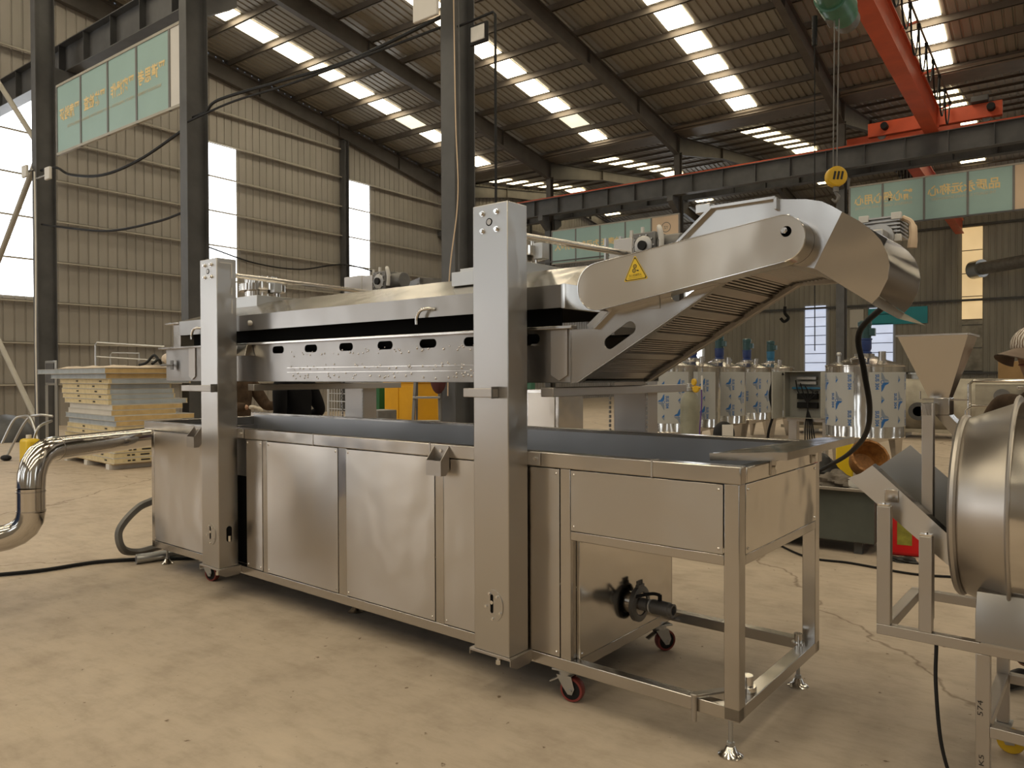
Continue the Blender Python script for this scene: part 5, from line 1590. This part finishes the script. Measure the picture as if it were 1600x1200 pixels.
dp(MB().box(.05, .075, .40, .43, .70, .98), 'rear_strut', SD)
dp(MB().bar((.10, .22, .80), (.20, .24, .90), .03, .03), 'diagonal_strut', SD)
for x_, y_ in ((.279, .0), (.279, .545), (1.2, 0), (1.2, .545)):
    lg = dp(MB().box(x_, x_ + .04, y_, y_ + .04, .115, .536), 'leg', SD)
    cst = MB().lathe([(.012, -.018), (.043, -.018), (.046, -.012), (.046, .012), (.043, .018), (.012, .018)], (x_ + .045, y_ + .02, .046), (0, 1, 0), 22)
    cw = dp(cst, 'caster_wheel', M['yellow'], lg, 0)
    mbf = MB().box(x_ - .01, x_ + .05, y_ - .01, y_ + .05, .105, .115)
    for s in (-.025, .025):
        mbf.prism([(x_, .105), (x_ + .04, .105), (x_ + .06, .04), (x_ + .03, .035)], 'y', y_ + .02 + s - .002, y_ + .02 + s + .002)
    dp(mbf, 'caster_fork', M['zinc'], lg, 0)
for y_ in (0, .545):
    dp(MB().box(.319, 1.2, y_, y_ + .035, .27, .305), 'lower_rail', SD)
for x_ in (.279, 1.2):
    dp(MB().box(x_ + .002, x_ + .038, .04, .545, .27, .305), 'lower_rail', SD)
# marker figures on the leg
v_, f_ = text_fit('574', .05, .022)
dp(MB().add([(.30 - p[1], -.001, .36 + p[0]) for p in v_], f_), 'marker_writing', M['ink'], None, 0, False)
v_, f_ = text_fit('K5', .035, .02)
dp(MB().add([(.303 - p[1], -.001, .19 + p[0]) for p in v_], f_), 'marker_writing', M['ink'], None, 0, False)
# drum: ring, cone, drum
ay, az = .28, .98
sp_ = steel('spun_drum_steel', (.47, .435, .395), .34, 0, None, .06)
dr = dp(MB().lathe([(.20, .215), (.305, .215), (.312, .225), (.372, .372)], (0, ay, az), (1, 0, 0), 64, False), 'drum_cone', sp_, None, 0)
dp(MB().lathe([(.298, .20), (.316, .20), (.322, .207), (.322, .217), (.316, .224), (.298, .224)], (0, ay, az), (1, 0, 0), 64, False), 'mouth_ring', SD, dr, 0)
dp(MB().lathe([(.372, .365), (.392, .366), (.396, .371), (.392, .377), (.372, .378)], (0, ay, az), (1, 0, 0), 64, False), 'seam_ring', SD, dr, 0)
dp(MB().lathe([(.374, .372), (.374, 1.2), (.0, 1.2)], (0, ay, az), (1, 0, 0), 64, False), 'drum_shell', M['gloss'], dr, 0)
dp(MB().lathe([(.30, .218), (.30, .24), (.355, .372), (.36, 1.15), (0, 1.15)], (0, ay, az), (1, 0, 0), 48, False), 'drum_inside', M['iron'], dr, 0)
# sheet box under the drum
dp(MB().prism([(-.05, .59), (-.05, .673), (-.02, .745), (.5, .745), (.56, .59)], 'x', .284, 1.25), 'base_housing', M['ssk'], None, .002)
dp(MB().box(.30, 1.2, -.056, .56, .583, .592), 'housing_flange', SD, None, 0)
for y_ in (.06, .50):
    dp(MB().lathe([(.02, -.02), (.05, -.02), (.05, .02), (.02, .02)], (.56, y_, .69 if y_ < .3 else .69), (1, 0, 0), 20), 'support_roller', M['black'], None, 0)
# hopper
hb = [(.002, .2), (.228, .2), (.228, .43), (.002, .43)]
hs_ = [(.098, .245), (.162, .245), (.162, .33), (.098, .33)]
zt_, zb_ = 1.590, 1.362
mb = MB().add([(a, b, zt_) for a, b in hb] + [(a, b, zb_) for a, b in hs_], [(i, (i + 1) % 4, (i + 1) % 4 + 4, i + 4) for i in range(4)])
mb.add([(a * .985 + .0017, b * .985 + .0047, zt_) for a, b in hb] + [(a * .97 + .004, b * .97 + .009, zb_) for a, b in hs_], [(i, i + 4, (i + 1) % 4 + 4, (i + 1) % 4) for i in range(4)])
hp = dp(mb, 'hopper', M['ssr'], None, 0, False)
mb = MB()
for i in range(4):
    a, b = Vector((*hb[i], zt_)), Vector((*hb[(i + 1) % 4], zt_))
    mb.bar(a, b, .012, .006)
dp(mb, 'hopper_rim', SD, hp, 0, False)
dp(MB().box(.115, .165, .24, .335, 1.30, 1.362).box(.09, .125, .15, .25, 1.30, 1.345), 'gate_housing', M['ssr'], hp, .002)
dp(MB().box(.07, .215, .285, .300, 1.352, 1.358).cyl((.062, .29, 1.355), (.062, .29, 1.385), .003, n=6), 'slide_gate', M['chrome'], hp, 0)
# drop spout from hopper to drum
dp(MB().add([(.12, .24, 1.30), (.165, .24, 1.30), (.165, .33, 1.30), (.12, .33, 1.30), (.205, .24, 1.19), (.24, .24, 1.21), (.24, .33, 1.21), (.205, .33, 1.19)], [(i, (i + 1) % 4, (i + 1) % 4 + 4, i + 4) for i in range(4)]), 'drop_spout', M['ssr'], hp, 0, False)
dp(MB().box(.168, .20, .27, .275, 1.0, 1.24), 'spout_plate', SD, hp, .001)
# feed chute: sloping trough
sl_ = (.32, -.292)
def trough_side(y, up_):
    k_ = up_
    p = [(-.058 + .06 * k_, 1.117 + .05 * k_), (.262 + .06 * k_, .825 + .05 * k_), (.215, .765), (.058, .893), (-.142, 1.063), (-.097, 1.085)]
    return MB().prism(p, 'y', y - .0015, y + .0015)
cu = dp(trough_side(.10, 0), 'chute_side', M['ss'], None, 0, False)
dp(trough_side(.40, 1.1), 'chute_side', M['galv'], None, 0, False)
dp(MB().add([(-.142, .10, 1.063), (-.142, .40, 1.063), (.215, .40, .765), (.215, .10, .765)], [(0, 1, 2, 3)]), 'chute_floor', SR, None, 0, False)
dp(MB().add([(-.097, .10, 1.085), (-.058, .10, 1.117), (-.05, .17, 1.112), (-.09, .17, 1.08)], [(0, 1, 2, 3)]).add([(-.058, .098, 1.117), (.262, .098, .825), (.262, .145, .828), (-.058, .145, 1.120)], [(0, 1, 2, 3)]), 'chute_lip', SR, None, 0, False)
dp(MB().box(-.015, .03, .092, .099, .99, 1.035), 'chute_lug', SR, None, .002)
o = cable('drum_machine_cord', [tuple(Vector((dx0, dy0, 0)) + Vector(p)) for p in ((.165, .0, .535), (.165, -.01, .40), (.185, -.02, .2), (.23, .0, .06), (.31, .02, .02), (.6, .1, .012), (1.0, .3, .012))], .0065, 'black cord dropping from the drum machine rail to the floor')

# ================================================================== BENCH AND CLUTTER
gb = empty('tool_bench', (-1.9, 6.75, 0))
tag(gb, 'dark grey green steel bench chest behind the fryer with clothes heaped on top', 'bench')
gg = paint('bench_grey_green_paint', (.075, .085, .078), .35, 0, .2, 3)
kid(MB().box(-2.72, -1.17, 6.42, 7.05, .10, .515), 'chest_body', gg, gb, .006)
kid(MB().box(-2.76, -1.14, 6.36, 7.10, .515, .54), 'top_plate', M['ssd'], gb, .004)
for x_ in (-2.6, -1.95, -1.3):
    for y_ in (6.5, 6.97):
        kid(MB().box(x_ - .03, x_ + .03, y_ - .03, y_ + .03, 0, .10), 'leg', M['frame'], gb, 0)
def heap(name, px_, Z, z0, sc_, mat, label, cat, seed):
    r_ = random.Random(seed)
    mb = MB().ball((0, 0, 0), 1, 28, 16)
    ph = [r_.uniform(0, 6) for _ in range(6)]
    vv = []
    for x, y, z in mb.v:
        k = 1 + .16 * sin(5 * x + ph[0] + 2 * sin(3 * y)) + .13 * sin(7 * y + ph[1]) + .12 * sin(9 * z + ph[2] + 4 * x)
        vv.append((x * k * sc_[0], y * k * sc_[1], max(-.35, z * k) * sc_[2]))
    mb.v = vv
    o_ = mb.build(name, mat)
    x_, y_ = spot(px_, Z)
    o_.location = (x_, y_, z0 + .35 * sc_[2])
    tag(o_, label, cat)
    return o_
heap('dark_cloth', 1270, 6.35, .54, (.20, .16, .17), M['ink'], 'black work clothes heaped at the left end of the bench', 'cloth', 1)
heap('grey_rag', 1306, 6.1, .54, (.13, .11, .08), paint('grey_brown_rag', (.14, .12, .10), .9, 0, .35, 14, .3), 'grey brown rag bunched at the front of the bench top', 'cloth', 2)
heap('pink_white_rag', 1293, 6.5, .54, (.10, .09, .05), paint('pale_rag', (.42, .30, .26), .9, 0, .3, 12, .3), 'pale pinkish rag beside the black work clothes on the bench', 'cloth', 3)
o = simple('yellow_box', 1320, 6.6, .14, .12, .54, .86, M['signyellow'], 'bright yellow carton standing behind the wicker basket', 'carton', 10)
wick = paint('brown_wicker', (.26, .115, .03), .6, 0, .3, 30, .4)
bk = empty('wicker_basket', (*spot(1346, 6.15), .54))
tag(bk, 'orange brown wicker basket tipped on its side on the bench', 'basket')
mb = MB().lathe([(.07, 0), (.11, .02), (.135, .10), (.15, .17), (.142, .17), (.128, .10), (.10, .03), (0, .025)], n=28, caps=False)
bm_ = Matrix.Translation((0, 0, .15)) @ Matrix.Rotation(radians(58), 4, Vector((.8, .6, 0)))
put0(mb.xf(bm_), 'bowl', wick, bk)
mb = MB()
for k in range(28):
    a0_, a1_ = 2 * pi * k / 28, 2 * pi * (k + 1) / 28
    mb.bar((.146 * cos(a0_), .146 * sin(a0_), .172 + .006 * (k % 2)), (.146 * cos(a1_), .146 * sin(a1_), .172 + .006 * ((k + 1) % 2)), .018, .016)
put0(mb.xf(bm_), 'rim', wick, bk, 0, False)
lb = simple('white_label_card', 1336, 5.95, .10, .012, .54, .60, M['whitesheet'], 'small white printed card at the front edge of the bench', 'card', 30, .001)
mg = empty('mug', (*spot(1386, 6.6), 0))
pst = MB().cyl((0, 0, 0), (0, 0, .56), .05, n=12)
st_ = put0(pst, 'mug_stand', M['frame'], None)
st_.location = mg.location
tag(st_, 'dark stool post behind the chute holding a white mug', 'stand')
mg.location.z = .562
tag(mg, 'white mug with a handle just above the feed chute', 'mug')
put0(MB().lathe([(.035, 0), (.045, .005), (.05, .10), (.046, .10), (.041, .01)], n=20), 'cup', M['whitesheet'], mg)
put0(MB().tube([(-.045, 0, .03), (-.08, 0, .035), (-.085, 0, .07), (-.047, 0, .085)], .008, 8), 'handle', M['whitesheet'], mg)
jc = empty('red_jerrycan', (*spot(1413, 5.98), 0), radians(10))
tag(jc, 'red plastic can with yellow green label behind the feed chute', 'can')
red = paint('bright_red_plastic', (.58, .008, .012), .4, 0, .06, 5)
put0(MB().box(-.13, .13, -.09, .09, .0, .44), 'body', red, jc, .03)
put0(MB().box(-.005, .10, -.09 - .002, -.088, .09, .27).xf(Matrix.Translation((-.045, 0, 0))), 'label', paint('yellow_green_label', (.26, .25, .04), .5, 0, .3, 14), jc, 0)
put0(MB().cyl((.06, 0, .43), (.06, 0, .49), .03, n=14), 'cap', M['ink'], jc)
put0(MB().tube(bez([(-.10, 0, .43), (-.08, 0, .50), (.0, 0, .50), (.02, 0, .43)], 4), .014, 8), 'handle', red, jc)
heap('black_glove', 1412, 5.72, .0, (.10, .05, .03), M['ink'], 'small black cloth on the floor in front of the red can', 'cloth', 5)
tin = heap('grey_sack', 1240, 6.9, 0, (.2, .18, .35), gg, 'dark grey sack standing left of the bench under the trough', 'sack', 6) if False else None

# thick black hose from the discharge motor down to the bench
W_M = lambda x, y, z: Matrix.LocRotScale(fr.location, fr.rotation_euler, None) @ Vector((x, y, z))
hpts = [W_M(.30, .95, 1.90), W_M(.31, .99, 1.80)] + [Vector((*spot(a, d_), high(b, d_))) for a, b, d_ in ((1343, 520, 3.75), (1350, 580, 3.85), (1359, 640, 4.0), (1352, 682, 4.3), (1325, 712, 4.9), (1298, 728, 5.5), (1280, 738, 6.0))]
o = MB().tube(bez(hpts, 8), .0145, 10).build('black_hose', M['black'])
tag(o, 'thick black hose hanging from the discharge end motor and curving to the bench', 'hose')

# ================================================================== PEOPLE
skin_m = paint('skin', (.46, .27, .18), .55, 0, .08, 8)
hair_m = paint('black_hair', (.012, .010, .009), .6, 0, .2, 20)
def skinned(name, chains, mat, par, sub=2, root=0):
    """grow one continuous surface along joints; chains: list of [(pos, radius or (rx, ry)), ...]"""
    vs, es, rs = [], [], []
    idx = {}
    for ch_ in chains:
        prev = None
        for p, r in ch_:
            key = tuple(round(c, 4) for c in p)
            if key not in idx:
                idx[key] = len(vs)
                vs.append(p)
                rs.append(r if isinstance(r, tuple) else (r, r))
            i = idx[key]
            if prev is not None and prev != i:
                es.append((prev, i))
            prev = i
    me = bpy.data.meshes.new(name)
    me.from_pydata(vs, es, [])
    me.materials.append(mat)
    o_ = bpy.data.objects.new(name, me)
    COL.objects.link(o_)
    o_.parent = par
    sk = o_.modifiers.new('skin', 'SKIN')
    sk.use_smooth_shade = True
    sk.branch_smoothing = .5
    if not me.skin_vertices:
        me.attributes  # layer is made by the modifier
    lay = me.skin_vertices[0].data
    for i, r in enumerate(rs):
        lay[i].radius = r
        lay[i].use_root = (i == root)
    sb = o_.modifiers.new('subdivision', 'SUBSURF')
    sb.levels = sub
    sb.render_levels = sub
    return o_

def person(x, y, rot, label, top_m, leg_m, arms, hand_m, lean=0.0, scale=1.0, cap=False, glove=False):
    """standing person facing local -y; arms: per side (elbow, wrist)"""
    t = empty('person', (x, y, 0), rot)
    t.scale = (scale,) * 3
    tag(t, label, 'person')
    def ln(p):
        return (p[0], p[1] - lean * max(0, p[2] - .95), p[2])
    pel, wai, che, nb, nk = (0, 0, .93), ln((0, .01, 1.08)), ln((0, .01, 1.27)), ln((0, .01, 1.43)), ln((0, .0, 1.50))
    hd0, hd1, hd2 = ln((0, -.01, 1.56)), ln((0, -.015, 1.64)), ln((0, -.005, 1.70))
    body = [[(pel, (.15, .11)), (wai, (.135, .10)), (che, (.155, .115)), (nb, (.09, .075)), (nk, .052), (hd0, (.066, .078)), (hd1, (.075, .095)), (hd2, (.06, .075))]]
    coat = [[(pel, (.172, .13)), (wai, (.165, .125)), (che, (.18, .14)), (nb, (.105, .09)), (ln((0, .005, 1.475)), (.068, .066))]]
    pants = [[(ln((0, 0, 1.0)), (.15, .115)), (pel, (.152, .118))]]
    shoes = []
    for s, (el_, wr_) in zip((-1, 1), arms):
        sh = ln((s * .175, .01, 1.395))
        mid = lambda a, b, k: tuple(a[i] + (b[i] - a[i]) * k for i in range(3))
        body[0:0] = []
        body.append([(che, (.155, .115)), (ln((s * .10, .01, 1.38)), .075), (sh, .058), (el_, .042), (mid(el_, wr_, .5), .036), (wr_, .026)])
        coat.append([(che, (.18, .14)), (ln((s * .10, .01, 1.375)), .095), (sh, .080), (mid(sh, el_, .5), .070), (el_, .062), (mid(el_, wr_, .45), .054), (mid(el_, wr_, .92), .044)])
        hip, kn, an = (s * .09, 0, .86), (s * .10, -.015, .48), (s * .10, .02, .09)
        body.append([(pel, (.15, .11)), (hip, .085), (kn, .055), ((s * .10, .015, .3), .05), (an, .036)])
        pants.append([(pel, (.152, .118)), (hip, .10), (kn, .075), ((s * .10, .015, .28), .066), ((s * .10, .02, .10), .058)])
        shoes.append(s)
        # hand: palm and five fingers
        d_ = (Vector(wr_) - Vector(el_)).normalized()
        side = Vector((s, 0, 0))
        side = (side - d_ * side.dot(d_)).normalized()
        nrm_ = d_.cross(side)
        if nrm_.z > 0:
            nrm_ = -nrm_
        wv = Vector(wr_)
        gk = 1.18 if glove else 1.0
        pc = wv + d_ * .05
        chains = [[(tuple(wv), .024 * gk), (tuple(pc), (.036 * gk, .018 * gk)), (tuple(wv + d_ * .085), (.036 * gk, .014 * gk))]]
        hn = skinned('glove' if glove else 'hand', chains, hand_m, t, 2)
        for q, (off, L_) in enumerate(((-.028, .068), (-.010, .078), (.009, .074), (.027, .058))):
            b0 = wv + d_ * .075 + side * off * gk
            c1 = b0 + d_ * L_ * .45 + nrm_ * L_ * .12
            c2_ = c1 + d_ * L_ * .28 + nrm_ * L_ * .25
            c3 = c2_ + d_ * L_ * .08 + nrm_ * L_ * .27
            skinned('finger', [[(tuple(b0), .0095 * gk), (tuple(c1), .009 * gk), (tuple(c2_), .0085 * gk), (tuple(c3), .007 * gk)]], hand_m, hn, 1)
        b0 = wv + d_ * .03 - side * .026 * gk
        skinned('thumb', [[(tuple(b0), .012 * gk), (tuple(b0 + d_ * .03 - side * .02 + nrm_ * .012), .011 * gk), (tuple(b0 + d_ * .055 - side * .022 + nrm_ * .028), .009 * gk)]], hand_m, hn, 1)
    skinned('body', body, skin_m, t)
    skinned('jacket', coat, top_m, t)
    skinned('trousers', pants, leg_m, t)
    for s in shoes:
        skinned('shoe', [[((s * .10, .035, .05), (.045, .05)), ((s * .10, -.04, .045), (.045, .042)), ((s * .105, -.15, .032), (.042, .030))]], M['ink'], t, 2)
    # face and hair
    fz = hd1
    for s in (-1, 1):
        MB().ball((s * .031, fz[1] - .085, fz[2] - .012), .012, 10, 8).build('eye', M['whitesheet'], t)
        MB().ball((s * .031, fz[1] - .095, fz[2] - .012), .0055, 8, 6).build('iris', M['ink'], t)
        MB().ball((s * .031, fz[1] - .090, fz[2] + .014), .016, 10, 6, (1, .4, .22)).build('eyebrow', hair_m, t)
        MB().ball((s * .075, fz[1] + .005, fz[2] - .018), .03, 10, 8, (.35, .6, 1)).build('ear', skin_m, t)
    MB().add([(-.009, fz[1] - .088, fz[2] - .005), (.009, fz[1] - .088, fz[2] - .005), (.016, fz[1] - .088, fz[2] - .045), (-.016, fz[1] - .088, fz[2] - .045), (0, fz[1] - .092, fz[2] - .003), (0, fz[1] - .118, fz[2] - .040)],
             [(0, 4, 5, 3), (4, 1, 2, 5), (3, 5, 2), (0, 1, 4)]).build('nose', skin_m, t, .003)
    MB().ball((0, fz[1] - .088, fz[2] - .066), .022, 12, 6, (1, .4, .26)).build('mouth', paint('lips', (.32, .12, .09), .5), t)
    if not cap:
        mb_ = MB().ball((0, fz[1] + .012, fz[2] + .018), .092, 18, 12, (.93, 1.12, 1.0))
        keep = [i for i, v in enumerate(mb_.v)]
        mb_.v = [(a, max(b, fz[1] - .07) if c < fz[2] + .05 else b, max(c, fz[2] - .02) if b < fz[1] + .02 else c) for a, b, c in mb_.v]
        mb_.build('hair', hair_m, t)
    return t, fz

jk_b = paint('brown_work_jacket', (.065, .043, .028), .9, 0, .35, 11, .6, spec=.15)
blk = paint('black_cotton', (.007, .007, .008), .9, 0, .2, 8, .3, spec=.12)
navy = paint('dark_trousers', (.02, .022, .028), .9, 0, .2, 8, .3, spec=.15)
knit = paint('white_knit_glove', (.50, .45, .38), .9, 0, .12, 40, .4)
p1x, p1y = spot(372, 7.75)
facing = lambda deg: YAW_IMG + radians(deg)
# heading in which local -y points to the right of the picture
YAW_IMG = atan2(RGT.x, -RGT.y)
person(p1x, p1y, YAW_IMG + radians(-25), 'person in brown padded work jacket and white glove, reaching forward behind the left lift post', jk_b, navy,
       (((-.27, -.12, 1.14), (-.20, -.34, 1.14)), ((.28, -.12, 1.13), (.22, -.34, 1.14))), knit, glove=True)
p2x, p2y = spot(464, 6.85)
person(p2x, p2y, YAW_IMG + radians(150), 'person in black long-sleeved top standing behind the fryer, right of the brown jacket', blk, navy,
       (((-.25, .05, 1.12), (-.16, -.16, 1.0)), ((.25, .05, 1.12), (.16, -.16, 1.0))), skin_m, lean=.10)
# worker in a long-peaked cap at the right edge
p3x, p3y = spot(1633, 3.35)
t3, fz = person(p3x, p3y, YAW_IMG + radians(180 + 22), 'person in a brown peaked cap with patterned crown at the right edge, facing left', jk_b, navy,
       (((-.27, -.06, 1.14), (-.2, -.24, .98)), ((.27, -.06, 1.14), (.2, -.24, .98))), skin_m, lean=.08, scale=.945, cap=True)
capm = paint('brown_cap_cloth', (.16, .115, .085), .8, 0, .12, 12, .2)
m_, nt_, pb_ = nodes('patterned_cap_cloth')
mp_ = coords(nt_, (1, 1, 1))
wv_ = nt_.nodes.new('ShaderNodeTexWave')
wv_.inputs['Scale'].default_value = 22
wv_.inputs['Distortion'].default_value = 6
nt_.links.new(mp_.outputs[0], wv_.inputs['Vector'])
rp_ = ramp(nt_, wv_.outputs['Fac'], [(.3, (.20, .14, .10)), (.55, (.55, .50, .44)), (.8, (.62, .58, .54))])
nt_.links.new(rp_.outputs[0], pb_.inputs['Base Color'])
pb_.inputs['Roughness'].default_value = .85
mb = MB().ball((0, fz[1] + .005, fz[2] + .025), .104, 24, 14, (.95, 1.12, .95))
mb.v = [(a, b, max(c, fz[2] + .012)) for a, b, c in mb.v]
mb.build('cap_crown', m_, t3)
mb = MB()
NB, NL = 16, 6
for i in range(NB + 1):
    th = pi * (i / NB)
    for j in range(NL + 1):
        k = j / NL
        rx = .092 + .012 * k
        ry = .095 + .165 * k * sin(th) ** .8
        a, b = -rx * cos(th), -ry * sin(th)
        mb.v.append((a, fz[1] + b, fz[2] + .018 - .35 * k * .10 - .028 * (a / .09) ** 2 * (.4 + k)))
n0 = len(mb.v)
mb.v += [(a, b, c - .004) for a, b, c in mb.v]
for i in range(NB):
    for j in range(NL):
        a = i * (NL + 1) + j
        mb.f.append((a, a + 1, a + NL + 2, a + NL + 1))
        mb.f.append((a + n0, a + NL + 1 + n0, a + NL + 2 + n0, a + 1 + n0))
mb.build('cap_peak', capm, t3)
